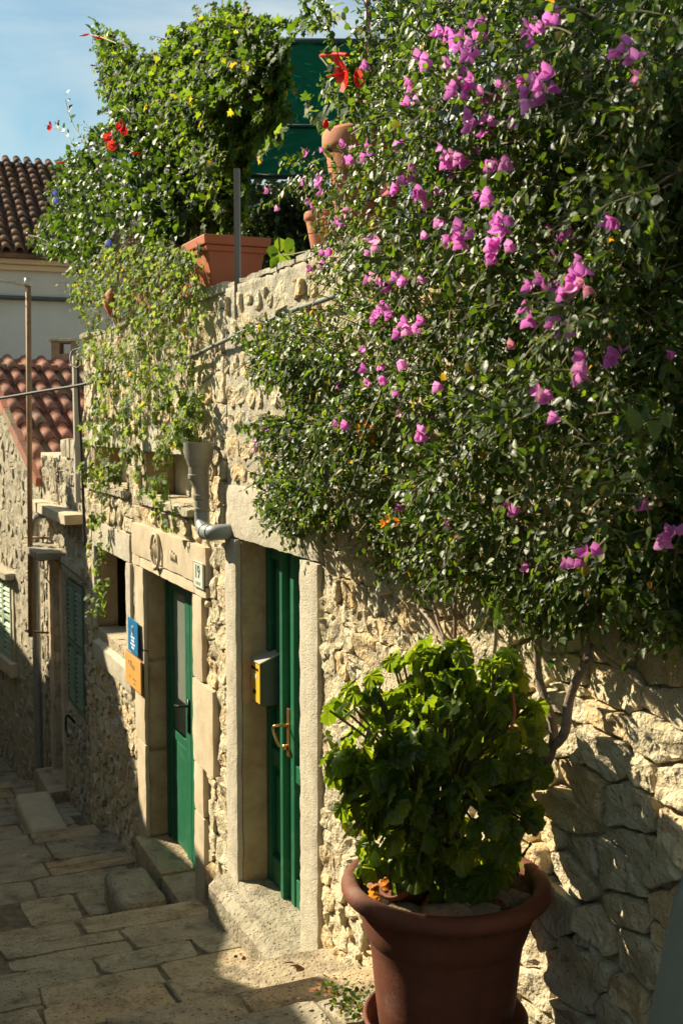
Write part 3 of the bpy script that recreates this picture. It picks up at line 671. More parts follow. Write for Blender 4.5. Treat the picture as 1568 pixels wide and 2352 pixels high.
def shutter(pl, a0, a1, z0, z1, off, m, parent, nsl, seed=0):
    f = MB(); wd = .055
    for b in ((a0, a0+wd, z0, z1), (a1-wd, a1, z0, z1)): f.pbox(pl, b[0], b[1], off, off+.04, b[2], b[3])
    for b in ((z0, z0+wd*1.2), (z1-wd, z1), ((z0+z1)/2-.03, (z0+z1)/2+.03)): f.pbox(pl, a0+wd+.001, a1-wd-.001, off+.002, off+.038, b[0], b[1])
    fr = f.build('shutter', m, parent, bevel=.003)
    for i in range(nsl):
        zc = z0+wd+(z1-z0-2*wd)*(i+.5)/nsl
        if abs(zc-(z0+z1)/2) < .05: continue
        p = [(off+.004, zc+.022), (off+.012, zc+.028), (off+.044, zc-.016), (off+.036, zc-.022)]
        V = [pl.P(a, o, z) for a in (a0+wd, a1-wd) for o, z in p]
        mk('slat', V, [(0, 1, 2, 3), (7, 6, 5, 4), (0, 4, 5, 1), (1, 5, 6, 2), (2, 6, 7, 3), (3, 7, 4, 0)], m, fr)
    return fr
shutter(A, 12.10, 12.53, -.97, .33, -.02, 'shutter_green', house_c, 24)
shutter(A, 12.545, 12.98, -.97, .33, -.02, 'shutter_green', house_c, 24)
mb = MB().tube(smoothpath([A.P(12.55, .03, -1.12), A.P(12.5, .12, -1.02), A.P(12.45, .14, -1.16), A.P(12.25, .15, -1.17)], 4), .012, 6); mb.build('shutter_hook', 'black_iron', house_c, True)
cl = cells(11.97, 14.62, -2.6, ztop-.02, lambda a, z: (.20, .13), [(11.9, 13.2, .3, .60), (12.08, 13.0, -1.0, .40), (13.1, 14.3, .40, .62), (13.2, 14.2, -3, .5), (11.9, 14.4, .95, 1.11)], lambda a, z: .014, RC, .4)
lay_stones(A, cl, house_c, lambda a, z: .006, RC, 'weathered_stone', amp=.012)

# ------------------------------------------------------------------ left house with the tiled roof
RD = random.Random(31)
house_d = thing('gabled_house', D.P(1.5, -.5, -2.8), 'stone house across the bend with sloping red barrel tile roof and pale green shutters', 'house')
r1, z1_ = D.W(0, 890); k_slope = (z1_-1.36)/r1
ridge_r = 3.0
for i in range(200):
    rr = 1.5+i*.03; p = D.P(rr, -1.0, 1.36+k_slope*rr)
    if project(p)[1] < 852: ridge_r = rr; break
RL = ridge_r; eave_z = 1.36
sa = D.W(-60, 1300)[0]; sb = D.W(30, 1330)[0]; zt, zb = D.W(20, 1325)[1], D.W(20, 1505)[1]
holeD = (sb, sb+.95, zb, zt)
def offD(a, z):
    q = Vector((a*5, z*5, 27)); return noise.noise(q)*.014+noise.noise(q*4)*.010
Vd = []; Fd = []
na, nzv = 90, 110
aa = [0+7.0*i/na for i in range(na+1)]
for a in aa:
    zt_ = eave_z+k_slope*min(a, 2*RL-a) - .02
    for j in range(nzv+1): z = -3.6+(zt_+3.6)*j/nzv; Vd.append(D.P(a, offD(a, z), z))
for i in range(na):
    for j in range(nzv):
        a = (aa[i]+aa[i+1])/2; zt_ = eave_z+k_slope*min(a, 2*RL-a); z = -3.6+(zt_+3.6)*(j+.5)/nzv
        if holeD[0] < a < holeD[1] and holeD[2] < z < holeD[3]: continue
        Fd.append((i*(nzv+1)+j, i*(nzv+1)+j+1, (i+1)*(nzv+1)+j+1, (i+1)*(nzv+1)+j))
mk('rendered_wall', Vd, Fd, 'weathered_stone', house_d, True)
mb = MB(); V = [D.P(a, o, z) for o in (-.25, -5.5) for a, z in ((0.02, -3.6), (7, -3.6), (2*RL, eave_z-.1), (RL, eave_z+k_slope*RL-.1), (0.02, eave_z-.1))]
mb.add(V, [(0, 1, 2, 3, 4), (9, 8, 7, 6, 5), (0, 5, 6, 1), (1, 6, 7, 2), (2, 7, 8, 3), (3, 8, 9, 4), (4, 9, 5, 0)]); mb.build('rear_building', 'weathered_stone', house_d)
def db(name, *a, m='weathered_stone', res=.07, amp=.008, rnd=.02): return block(name, D, *a, m, house_d, res, amp, rnd)
db('window_lintel', holeD[0]-.15, holeD[1]+.15, -.2, .14, zt+.005, zt+.10)
db('window_sill', holeD[0]-.18, holeD[1]+.15, -.2, .10, zb-.20, zb-.01, m='dressed_stone')
db('window_jamb', holeD[0]-.10, holeD[0]-.002, -.2, .03, zb, zt, m='dressed_stone')
hm = (holeD[0]+holeD[1])/2
shutter(D, holeD[0]+.01, hm-.005, zb, zt, .0, 'shutter_pale', house_d, 14)
shutter(D, hm+.005, holeD[1]-.01, zb, zt, .0, 'shutter_pale', house_d, 14)
cl = []
for poly, ar in cells(.05, 5.0, -3.0, 2.3, lambda a, z: (.24, .15), [(holeD[0]-.2, holeD[1]+.2, zb-.22, zt+.12)], lambda a, z: .02, RD, .4):
    if all(p[1] < eave_z+k_slope*p[0]-.12 for p in poly): cl.append((poly, ar))
lay_stones(D, cl, house_d, lambda a, z: .003, RD, 'weathered_stone', amp=.010, limit=200)
# roof plane, barrel tiles in columns
NIN = -D.n; DS = Vector((0, 0, k_slope))+D.u; SL = DS.normalized(); RN = SL.cross(NIN).normalized()
if RN.z < 0: RN = -RN
def RP(r, w_, h): return D.P(r, -w_, eave_z+k_slope*r)+RN*h
roof = thing('x', (0, 0, 0), None, None); bpy.data.objects.remove(roof)
V = [RP(r, w_, h) for h in (-.10, .0) for r, w_ in ((-.1, -.06), (-.1, 6), (RL, 6), (RL, -.06))]
roofd = mk('roof', V, [(0, 1, 2, 3), (7, 6, 5, 4), (0, 4, 5, 1), (1, 5, 6, 2), (2, 6, 7, 3), (3, 7, 4, 0)], 'roof_tile_dark', house_d)
def tile_mesh(name, L_, w0, w1, hh, m, thick=.012, n=7):
    V = []
    for (y, wd) in ((0, w0), (L_*.5, (w0+w1)/2), (L_, w1)):
        for t in (0, 1):
            for k in range(n+1):
                an = pi*k/n; V.append(((wd/2-t*thick)*cos(an), y, (hh*wd/w0-t*thick)*sin(an)))
    Fc = []; r = 2*(n+1)
    for j in range(2):
        for k in range(n):
            b = j*r+k; Fc.append((b, b+1, b+r+1, b+r)); b = j*r+n+1+k; Fc.append((b, b+r, b+r+1, b+1))
        for k in (0, n): Fc.append((j*r+k, j*r+r+k, j*r+r+n+1+k, j*r+n+1+k))
    for j in (0, 2):
        for k in range(n): b = j*r+k; Fc.append((b, b+n+1, b+n+2, b+1))
    me = bpy.data.meshes.new(name); me.from_pydata(V, [], Fc); me.materials.append(MATS[m]); me.shade_smooth()
    a = me.attributes.new('rnd', 'FLOAT', 'POINT'); a.data.foreach_set('value', np.zeros(len(V), dtype=np.float32)); return me
tm = tile_mesh('tile', .46, .165, .135, .085, 'roof_tile')
tmu = tile_mesh('tile_channel', .42, .16, .19, .06, 'roof_tile')
for c in range(9):
    wc = .05+.235*c; r = -.12; k = 0
    while r < RL-.1:
        if 1:
            Y = SL; X = NIN+SL*RD.uniform(-.03, .03); X.normalize(); Z = X.cross(Y).normalized()
            if Z.z < 0: X = -X; Z = -Z
            o = RP(r, wc+RD.uniform(-.012, .012), .045+.012*RD.random())
            tilt = Matrix.Rotation(radians(2.2), 4, X)
            M = Matrix(((X.x, Y.x, Z.x, 0), (X.y, Y.y, Z.y, 0), (X.z, Y.z, Z.z, 0), (0, 0, 0, 1))); M = Matrix.Translation(o) @ tilt.inverted() @ M
            inst('roof_tile', tm, M, roofd)
            o2 = RP(r+.1, wc+.117, .055); M2 = Matrix(((X.x, Y.x, -Z.x, 0), (X.y, Y.y, -Z.y, 0), (X.z, Y.z, -Z.z, 0), (0, 0, 0, 1)))
            inst('roof_tile', tmu, Matrix.Translation(o2) @ M2, roofd)
        r += .37; k += 1
# verge tiles and ridge caps
r = -.15
while r < RL: 
    mb = MB(); V = [RP(a, w_, h) for a in (r, r+.40) for w_, h in ((-.10, -.07), (-.10, .05), (-.0, .05), (-.0, -.07))]
    mb.add(V, [(0, 1, 2, 3), (7, 6, 5, 4), (0, 4, 5, 1), (1, 5, 6, 2), (2, 6, 7, 3), (3, 7, 4, 0)]); mb.build('verge_tile', 'roof_tile', roofd); r += .41
wv = -.1; 
while wv < 3.2:
    M = Matrix(((DS.normalized().x*0+D.u.x, NIN.x, 0, 0), (D.u.y, NIN.y, 0, 0), (0, 0, 1, 0), (0, 0, 0, 1)))
    p = D.P(RL, -wv, eave_z+k_slope*RL-.01); inst('ridge_tile', tm, Matrix.Translation(p) @ M @ Matrix.Scale(1.15, 4), roofd); wv += .40

# ------------------------------------------------------------------ cream house far behind
e0 = at(-60, 590, 21.5); e1 = at(240, 604, 22.4)
angE = atan2(-(e0.x-e1.x), (e0.y-e1.y))
class PE(Plane):
    def __init__(s, o, u):
        s.o = Vector((o.x, o.y, 0)); s.u = Vector((u.x, u.y, 0)).normalized(); s.n = Vector((s.u.y, -s.u.x, 0))
E_ = PE(e0, e1-e0)
house_e = thing('cream_house', E_.P(1, -3, -1), 'cream rendered house with dark old tiled roof rising behind the others', 'house')
ez = e0.z; EW = 9.0
mb = MB(); mb.pbox(E_, -4, EW, -6, 0, -5, ez-.12); mb.build('wall', 'stucco_cream', house_e)
mb = MB(); mb.pbox(E_, -4, EW, -.3, .22, ez-.115, ez+.05); mb.pbox(E_, -4, EW, .0, .12, ez-.22, ez-.118); ev = mb.build('eave', 'stucco_eave', house_e, bevel=.01)
rp = at(0, 378, 25.5); rh = rp.z-ez; rd_ = (rp-E_.o).dot(-E_.n)
sle = rh/(rd_+.3)
V = [E_.P(a, -o, z) for a in (-4, EW) for o, z in ((-.35, ez-.02), (-.35, ez+.06), (rd_, ez+rh), (rd_+5, ez-.3), (rd_+5, ez-.4))]
rf = mk('roof', V, [(0, 1, 2, 3, 4), (9, 8, 7, 6, 5), (0, 5, 6, 1), (1, 6, 7, 2), (2, 7, 8, 3), (3, 8, 9, 4), (4, 9, 5, 0)], 'roof_tile_dark', house_e)
tme = tile_mesh('tile_far', .42, .19, .15, .10, 'roof_tile_dark', .02, 5)
RLn = sqrt(rh*rh+(rd_+.35)**2); Ye = (E_.n*-(rd_+.35)+Vector((0, 0, rh-.06))).normalized(); Xe = E_.u.copy(); Ze = Xe.cross(Ye)
if Ze.z < 0: Xe = -Xe; Ze = Xe.cross(Ye)
for c in range(12):
    for k in range(int(RLn/.33)+1):
        o = E_.P(-.15+c*.235+RD.uniform(-.012, .012), .40, ez+.06)+Ye*(k*.33)+Ze*(.02+RD.uniform(0, .02))
        M = Matrix(((Xe.x, Ye.x, Ze.x, 0), (Xe.y, Ye.y, Ze.y, 0), (Xe.z, Ye.z, Ze.z, 0), (0, 0, 0, 1)))
        inst('roof_tile', tme, Matrix.Translation(o) @ Matrix.Rotation(radians(-2.5), 4, Xe) @ M, rf)
for c in range(9):
    M = Matrix(((0, E_.u.x, 0, 0), (0, E_.u.y, 0, 0), (0, 0, 1, 0), (0, 0, 0, 1))); nn = E_.n
    M = Matrix(((nn.x, E_.u.x, 0, 0), (nn.y, E_.u.y, 0, 0), (0, 0, 1, 0), (0, 0, 0, 1)))
    inst('ridge_tile', tme, Matrix.Translation(E_.P(-.6+c*.40, -rd_, ez+rh-.02)) @ M @ Matrix.Scale(1.1, 4), rf)
mb = MB().tube([E_.P(-4, .10, E_.W(30, 684)[1]), E_.P(EW, .10, E_.W(30, 684)[1]-.02)], .045, 8); mb.build('gutter_pipe', 'dark_grey_paint', house_e, True)
# small roof vent box with a square opening in front of the cream house
vb = thing('chimney_box', at(145, 838, 19), 'small brown chimney box with a flat cap and square see-through opening', 'chimney')
PV = PE(at(118, 838, 19), Vector((1, .05, 0)))
x0, x1 = 0, PV.W(172, 800)[0]; zb_, zt_ = at(118, 838, 19).z, at(118, 784, 19).z
oa, ob = PV.W(137, 800)[0], PV.W(163, 800)[0]; oz0, oz1 = at(118, 812, 19).z, at(118, 787, 19).z
mb = MB(); mb.pbox(PV, x0, oa, -.4, 0, zb_-1, zt_); mb.pbox(PV, ob, x1, -.4, 0, zb_-1, zt_); mb.pbox(PV, oa+.001, ob-.001, -.4, -.001, zb_-1, oz0); mb.pbox(PV, oa+.001, ob-.001, -.4, -.001, oz1, zt_)
mb.build('stack', 'brick_stack', vb, bevel=.01)
mb = MB(); mb.pbox(PV, x0-.04, x1+.04, -.45, .05, zt_+.002, zt_+.05); mb.build('cap', 'weathered_stone', vb, bevel=.01)

# ------------------------------------------------------------------ houses on the far side of the alley (out of frame): they cast the street's shade
opp = thing('opposite_house', A.P(8, 3.6, -1), 'stone house on the shaded side of the alley', 'house')
def prism(prof, o0, o1, name, parent):
    V = [A.P(a, o, z) for o in (o0, o1) for a, z in prof]; n = len(prof)
    mk(name, V, [tuple(range(n)), tuple(range(n, 2*n))[::-1]]+[(i, (i+1) % n, (i+1) % n+n, i+n) for i in range(n)], 'weathered_stone', parent)
prism([(1.5, -1), (7.55, -1.4), (7.55, 4.1), (1.5, 4.1)], 3.25, 7, 'wall', opp)
prism([(7.552, -1.6), (15.0, -2.8), (15.0, 2.95), (14.2, 2.5), (12.6, 2.82), (12.0, 2.75), (10.7, 2.42), (9.55, 2.5), (9.35, 3.05), (8.75, 3.05), (8.6, 2.85), (7.552, 2.85)], 3.25, 7, 'wall', opp)
prism([(15.002, -2.8), (24, -4.5), (24, 2.9), (19.2, 2.6), (18.3, 3.2), (17.8, 4.1), (17.42, 5.15), (17.28, 5.15), (16.7, 4.4), (15.9, 3.65), (15.002, 2.95)], 3.25, 5.5, 'wall', opp)
# ------------------------------------------------------------------ small things on the walls
def group_tag(o, *a, **k): return tag(o, *a, **k)
# yellow-fronted letter box fixed in the corner of the door recess
mbx = thing('letter_box', A.P(7.13, -.12, .42), 'small grey letter box with yellow front hanging beside the narrow green door', 'letter box')
b0, b1, z0_, z1_ = 7.045, 7.215, .335, .605
mb = MB(); V = [A.P(a, o, z) for a in (b0, b1) for o, z in ((-.188, z0_), (-.065, z0_), (-.065, z1_-.02), (-.188, z1_+.03))]
mb.add(V, [(0, 1, 2, 3), (7, 6, 5, 4), (0, 4, 5, 1), (1, 5, 6, 2), (2, 6, 7, 3), (3, 7, 4, 0)]); mb.build('box', 'dark_grey_paint', mbx, bevel=.004)
fr = MB().pbox(A, b0+.010, b1-.010, -.064, -.057, z0_+.012, z1_-.028).build('front_panel', 'yellow_paint', mbx, bevel=.002)
MB().pbox(A, b0+.035, b1-.025, -.0565, -.054, z1_-.068, z1_-.054).build('mail_slot', 'dark_inside', fr)
MB().pbox(A, b0+.055, b0+.11, -.0565, -.055, z1_-.115, z1_-.09).build('name_card', 'white_plate', fr)
mb = MB()
for k in range(3): a = b0+.075+k*.018; mb.tube([A.P(a, -.056, z0_+.085), A.P(a+.010, -.056, z0_+.058)], .004, 5)
mb.build('horn_mark', 'dark_print', fr)
V = [A.P(a, o, z) for a in (b0-.010, b1+.005) for o, z in ((-.188, z1_+.034), (-.051, z1_-.022), (-.051, z1_-.012), (-.188, z1_+.044))]
MB().add(V, [(0, 1, 2, 3), (7, 6, 5, 4), (0, 4, 5, 1), (1, 5, 6, 2), (2, 6, 7, 3), (3, 7, 4, 0)]).build('lid', 'pale_lid', mbx, bevel=.002)
# signs
def text(body, size, a, off, z, m, parent, sx=1.0, align='CENTER'):
    cu = bpy.data.curves.new('t', 'FONT'); cu.body = body; cu.size = size; cu.extrude = .0012; cu.align_x = align; cu.align_y = 'CENTER'; cu.resolution_u = 3
    to = bpy.data.objects.new('t', cu); C.objects.link(to); bpy.context.view_layer.update()
    me = bpy.data.meshes.new_from_object(to); bpy.data.objects.remove(to); me.materials.clear(); me.materials.append(MATS[m])
    o = bpy.data.objects.new('lettering', me); C.objects.link(o); o.parent = parent
    X = -A.u; Y = Vector((0, 0, 1)); Z = A.n; M = Matrix(((X.x*sx, Y.x, Z.x, 0), (X.y*sx, Y.y, Z.y, 0), (X.z*sx, Y.z, Z.z, 0), (0, 0, 0, 1)))
    o.matrix_basis = Matrix.Translation(A.P(a, off, z)-BASE[parent]) @ M; return o
def sign(name, a0, a1, z0, z1, off, m, label, border=None):
    mb = MB().pbox(A, a0, a1, off, off+.008, z0, z1); o = mb.build(name, m, bevel=.0015); tag(o, label, 'sign'); return o
s19 = sign('house_number_plate', 7.845, 8.065, .915, 1.085, .036, 'white_plate', 'white enamel plate with the black number 19 on the door lintel')
text('19', .125, 7.965, .0452, 1.018, 'dark_print', s19, .95)
for k in range(2): MB().pbox(A, 7.905+.055*k, 7.95+.055*k, .0445, .0458, .938, .958).build('lettering', 'faint_print', s19)
mb = MB(); 
for q in ((7.85, 8.06, 1.078, 1.081), (7.85, 8.06, .919, .922), (7.85, 7.853, .923, 1.077), (8.057, 8.06, .923, 1.077)): mb.pbox(A, q[0], q[1], .0445, .0455, q[2], q[3])
mb.build('border_line', 'dark_print', s19)
def W2(x0, y0, x1, y1, off): a, z = A.W(x0, y0, off); b, zz = A.W(x1, y1, off); return b, a, zz, z
a0, a1, z0, z1 = W2(296, 1414, 318, 1500, .06)
ba0, ba1, bz0, bz1 = 9.84, 10.13, -.02, .34
a_l, z_l = A.W(296, 1414, .05); a_r, z_b = A.W(317.5, 1512, .05); a_r2, z_rt = A.W(318, 1428, .05)
sb_ = sign('blue_sign', a_r2, a_l, A.W(296, 1490, .05)[1], z_l-.005, .05, 'blue_enamel', 'blue notice plate with a white emblem between window and doorway')
zc = (A.W(296, 1490, .05)[1]+z_l)/2; ac = (a_r2+a_l)/2; zz_ = zc
mb = MB(); pts = [A.P(ac+.03*cos(t*pi/6), .0595, zz_+.045+.035*sin(t*pi/6)) for t in range(13)]; mb.tube(pts, .004, 4); mb.tube([A.P(ac, .0595, zz_+.08), A.P(ac, .0595, zz_+.02)], .004, 4); mb.build('emblem', 'white_print', sb_)
for k, wd in enumerate((.13, .10, .15, .09)): MB().pbox(A, ac-wd/2, ac+wd/2, .0582, .0592, zz_-.02-.028*k, zz_-.005-.028*k).build('lettering', 'white_print', sb_)
a_l, z_l = A.W(290, 1494, .08); a_r, z_r = A.W(325, 1521, .08); zb2 = A.W(290, 1562, .08)[1]
so_ = sign('orange_sign', a_r, a_l, zb2, (z_l+z_r)/2, .08, 'orange_enamel', 'weathered orange notice board overlapping the window sill edge')
ac = (a_l+a_r)/2; zc = (zb2+z_l)/2
for (da, dz, wd, hh) in ((.13, .06, .03, .03), (.06, .06, .06, .05), (-.02, .04, .09, .035), (.10, -.05, .05, .02), (-.05, -.05, .10, .018), (-.06, -.085, .07, .015)): MB().pbox(A, ac+da-wd/2, ac+da+wd/2, .0882, .0892, zc+dz-hh/2, zc+dz+hh/2).build('lettering', 'brown_print', so_)
MB().pbox(A, a_r-.0, a_l, .075, .0795, zb2-.01, (z_l+z_r)/2+.012).build('board_back', 'rust_metal', so_)
# grey rain pipe with hopper
rp_ = thing('rain_pipe', A.P(8.15, .1, 1.2), 'grey plastic rain hopper and stub pipe elbowing into the wall above the number 19 doorway', 'drain pipe')
def zAt(y, off=.12, x=455): return A.W(x, y, off)[1]
ap = A.W(448, 1040, .14)[0]
def ell(a, off, z, ra, ro, n=20): return [A.P(a+ra*cos(2*pi*k/n), off+ro*sin(2*pi*k/n), z) for k in range(n)]
def loft(rings, name, m, par, cap=False):
    n = len(rings[0]); V = [p for r in rings for p in r]; Fc = [(i*n+k, i*n+(k+1) % n, (i+1)*n+(k+1) % n, (i+1)*n+k) for i in range(len(rings)-1) for k in range(n)]
    if cap: Fc.append(tuple(range((len(rings)-1)*n, len(rings)*n)))
    return mk(name, V, Fc, m, par, 2)
Z = lambda y: zAt(y, .14)
loft([ell(ap, .115, Z(1017)-.01, .080, .085), ell(ap, .115, Z(1017), .080, .085), ell(ap, .115, Z(1017), .088, .095), ell(ap, .115, Z(1052), .082, .088), ell(ap-.005, .115, Z(1054), .080, .085), ell(ap-.012, .12, Z(1071), .067, .067)], 'hopper', 'pvc_grey', rp_)
mb = MB(); aps = ap-.012
mb2 = []
loft([ell(aps, .12, Z(1071), .064, .064), ell(aps, .12, Z(1090), .063, .063), ell(aps, .12, Z(1091), .068, .068), ell(aps, .12, Z(1100), .068, .068), ell(aps-.005, .12, Z(1101), .063, .063), ell(aps-.022, .11, Z(1124), .047, .047), ell(aps-.024, .11, Z(1136), .047, .047), ell(aps-.024, .11, Z(1137), .053, .053), ell(aps-.024, .11, Z(1146), .052, .052), ell(aps-.024, .11, Z(1147), .046, .046), ell(aps-.028, .11, Z(1166), .046, .046), ell(aps-.028, .11, Z(1167), .050, .050), ell(aps-.028, .11, Z(1173), .050, .050)], 'pipe', 'pvc_grey', rp_)
zb0 = Z(1173); pts = smoothpath([A.P(aps-.028, .11, zb0), A.P(aps-.035, .112, zb0-.07), A.P(aps-.10, .12, zb0-.115), A.P(aps-.20, .12, zb0-.12), A.P(aps-.27, .10, zb0-.115), A.P(aps-.30, .03, zb0-.11), A.P(aps-.305, -.03, zb0-.11)], 6)
MB().tube(pts, .047, 18).build('elbow', 'pvc_blue', rp_, True)
for q, r_ in ((14, .051), (20, .0505)): MB().tube([pts[q], pts[q+1]], r_, 18).build('socket_ring', 'pvc_blue', rp_, True)
# tall thin pole with bracket, downpipe beside it
pp = thing('aerial_pole', D0+Vector((0, 0, 0)), 'rusty bare aerial pole standing clear of the far corner wall', 'pole')
pa_, pz = A.W(66, 652, .25); pb_ = A.W(71, 1462, .25)
tp = A.PT(65.5, 652, .25); bt = A.PT(71.5, 1462, .25); 
BASE[pp] = bt; pp.location = bt
MB().tube([bt, (bt+tp)/2, tp], .030, 10).build('pole', 'rust_metal', pp, True)
MB().tube([tp+Vector((0, 0, -.02)), tp+Vector((0, 0, .06))], .042, 8).build('pole_cap', 'cream_metal', pp, True)
mb = MB()
arm = [tp+Vector((0, 0, -.02)), tp+Vector((-.35, .1, .05)), tp+Vector((-.75, .2, .12))]
mb.tube(arm, .014, 5)
for k in range(7): q = arm[0].lerp(arm[2], k/6); mb.tube([q+Vector((.0, -.12, .02)), q+Vector((0, .12, -.02))], .006, 4)
mb.build('aerial_arm', 'cream_metal', pp, True)
for y in (1232, 1446):
    c = A.PT(70, y, .22); MB().tube([c-A.u*.05+A.n*.06, c-A.u*.30-A.n*.16], .014, 6).build('bracket', 'rust_metal', pp, True)
dp_ = thing('downpipe', A.PT(92, 1800, .1), 'zinc downpipe with a swan neck running down the corner behind the aerial pole', 'drain pipe')
pts = smoothpath([A.PT(101, 1181, .12), A.PT(92, 1183, .13), A.PT(84, 1196, .14), A.PT(82, 1215, .14), A.PT(84, 1420, .12), A.PT(92, 1810, .12)], 5)
MB().tube(pts, .05, 12).build('pipe', 'zinc', dp_, True)
MB().tube([A.PT(108, 1170, .13), A.PT(108, 1186, .13)], .06, 10).build('socket', 'zinc', dp_, True)
def cable(px, off, rad, m, label, name='cable', pl=A, group=None):
    pts = smoothpath([pl.PT(x, y, o) if isinstance(o, float) else pl.PT(x, y, off) for x, y, *oo in px for o in [oo[0] if oo else off]], 7)
    o = MB().tube(pts, rad, 6).build(name, m, None, True); tag(o, label, 'cable', group); return o
cable([(400, 845), (450, 815), (500, 790), (560, 762), (620, 735), (680, 710), (740, 690), (800, 668)], .055, .013, 'grey_cable', 'grey cable sagging across the upper plastered wall towards the ivy')
cable([(179, 826), (181, 900), (186, 1000), (190, 1100), (196, 1255)], .06, .014, 'black_rubber', 'black cable dropping straight down the far corner of the ivy-hung house')
cable([(186, 838, .06), (178, 845, .09), (166, 838, .12), (162, 822, .12), (168, 806, .08), (185, 800, .05)], .06, .009, 'black_rubber', 'loop of black cable curled at the top of the corner conduit')
pts = smoothpath([A.PT(232, 858, .05), A.PT(205, 880, .12), D.PT(90, 900, .6), D.PT(0, 915, .8), D.PT(-80, 925, 1.0)], 8)
tag(MB().tube(pts, .014, 6).build('cable', 'black_rubber', None, True), 'black overhead cable crossing in front of the red tiled roof', 'cable')
cable([(95, 1232), (115, 1275), (150, 1300), (200, 1340)], .07, .006, 'black_rubber', 'thin wire drooping over the hooded doorway of the low house')
cable([(100, 1230, .05), (101, 1280), (105, 1320, .1), (118, 1345, .3)], .07, .006, 'black_rubber', 'thin wire hanging straight down to the door hood')
# white conduit post at the corner
tag(block('corner_conduit', A, 11.99, 12.06, .03, .08, 1.2, 2.62, 'cream_metal', None, .1, .002, .004), 'pale square conduit on the far corner above the low house', 'conduit')

# ------------------------------------------------------------------ free steps
def free_block(name, c4, z, h, m, label, cat):
    (pa0, pb0) = c4; V, Fc = rblock(A, pa0[0], pa0[1], pb0[0], pb0[1], z-h, z, .04, .01, .03)
    return tag(mk(name, V, Fc, m, None, True), label, cat)
q = [ground_pt(x, y, -1.30) for x, y in ((245, 2003), (335, 1984), (386, 2063), (284, 2084))]
s_lo = min(v[0] for v in q); s_hi = max(v[0] for v in q); o_lo = min(v[1] for v in q); o_hi = max(v[1] for v in q)
free_block('stone_step', ((8.36, 9.02), (.16, .48)), -1.30, .24, 'paving', 'pitted stone step block below the number 19 doorway', 'step')
q2 = [ground_pt(x, y, -1.98) for x, y in ((48, 1830), (120, 1818), (165, 1900), (60, 1908))]
free_block('stone_step', ((11.75, 12.95), (.24, .60)), -1.92, .40, 'dressed_stone', 'smooth stone block under the shuttered window at the foot of the low house', 'step')

# ------------------------------------------------------------------ big pot
RP_ = random.Random(3)
pc = at(1024, 2011, 3.54); pc.z = 0
PZ = .03
pot = thing('flower_pot', Vector((pc.x, pc.y, PZ)), 'big dark terracotta pot with a rolled rim in the near corner, full of begonia', 'flower pot')
prof = [(.0, .03), (.205, .03), (.214, .035), (.228, .15), (.240, .28), (.248, .333), (.2505, .338), (.2505, .346), (.256, .352), (.268, .385), (.280, .43), (.283, .475)]
prof += [(.308+.030*cos(t), .508+.030*sin(t)) for t in [radians(x) for x in range(-120, 181, 22)]] + [(.276, .47), (.268, .43), (.0, .425)]
MB().lathe((pc.x, pc.y, 0), prof, 72, wob=.002).build('pot_body', 'terracotta_dark', pot, True)
MB().lathe((pc.x, pc.y, 0), [(0, .0), (.235, .0), (.25, .012), (.262, .06), (.268, .075), (.262, .083), (.252, .078), (.240, .03), (0, .028)], 56).build('saucer', 'terracotta_dark', pot, True)
V, Fc = [], []
for k in range(14):
    for j in range(40):
        rr = .27*(k/13); an = 2*pi*j/40; p = Vector((pc.x+rr*cos(an), pc.y+rr*sin(an), .490)); p.z += noise.noise(p*20)*.018; V.append(p)
Fc = [(k*40+j, k*40+(j+1) % 40, (k+1)*40+(j+1) % 40, (k+1)*40+j) for k in range(13) for j in range(40)]
mk('soil', V, Fc, 'soil', pot, True)
def pebble(c, r, m='limestone', parent=None, label=None, sq=(1, .8, .6), seed=0):
    bm = bmesh.new(); bmesh.ops.create_icosphere(bm, subdivisions=3, radius=1.0); V = []
    for v in bm.verts:
        p = Vector((v.co.x*sq[0], v.co.y*sq[1], v.co.z*sq[2])); q = v.co*1.6+Vector((seed, seed, 0)); p *= 1+.28*noise.noise(q)+.10*noise.noise(q*3)
        V.append(Vector(c)+p*r)
    Fc = [tuple(x.index for x in f.verts) for f in bm.faces]; bm.free(); return mk('pebble' if parent is None else 'stone', V, Fc, m, parent, True, RP_.random())
peb = [(-.21, -.11, .04, (1.1, .8, .7)), (-.15, -.175, .055, (1.2, .8, .5)), (-.01, -.20, .075, (1.3, .6, .5)), (.10, -.20, .06, (1.1, .8, .6)), (.15, -.10, .055, (1.1, .9, .7)), (.06, -.14, .06, (1, .9, .7)), (.21, -.08, .05, (1, .8, .6))]
names = ['pale round stone by the left rim inside the big dark pot', 'flat stone just left of the broad front one inside the big pot', 'broad flat stone at the front of the soil in the big pot', 'angular stone right of the broad flat one in the big pot', 'largest grey rock resting under the begonia leaves in the big pot', 'dark middling rock tucked behind the front stones in the big pot', 'small shaded stone nearest the right rim of the big pot']
for i, (dx, dy, r_, sq) in enumerate(peb):
    o = pebble((pc.x+dx, pc.y+dy, .492), r_, 'limestone' if i == 0 else 'pot_rock', None, None, sq, i*3.3); o.name = 'rock'; tag(o, names[i], 'rock', 'rocks on the soil of the big pot')
# small terracotta pot sunk askew in the soil
sp = thing('small_pot', (pc.x-.12, pc.y-.08, .50), 'small brown terracotta pot lying tilted in the soil under the begonia', 'flower pot')
mb = MB().lathe((0, 0, 0), [(.0, 0), (.045, .0), (.062, .09), (.070, .092), (.072, .115), (.066, .117), (.060, .10), (0, .098)], 24)
R_ = Matrix.Rotation(radians(-38), 3, 'Y') @ Matrix.Rotation(radians(25), 3, 'X')
MB().add([R_ @ Vector(p)+Vector((pc.x-.10, pc.y-.07, .50)) for p in mb.v], mb.f).build('pot_body', 'terracotta_dark', sp, True)

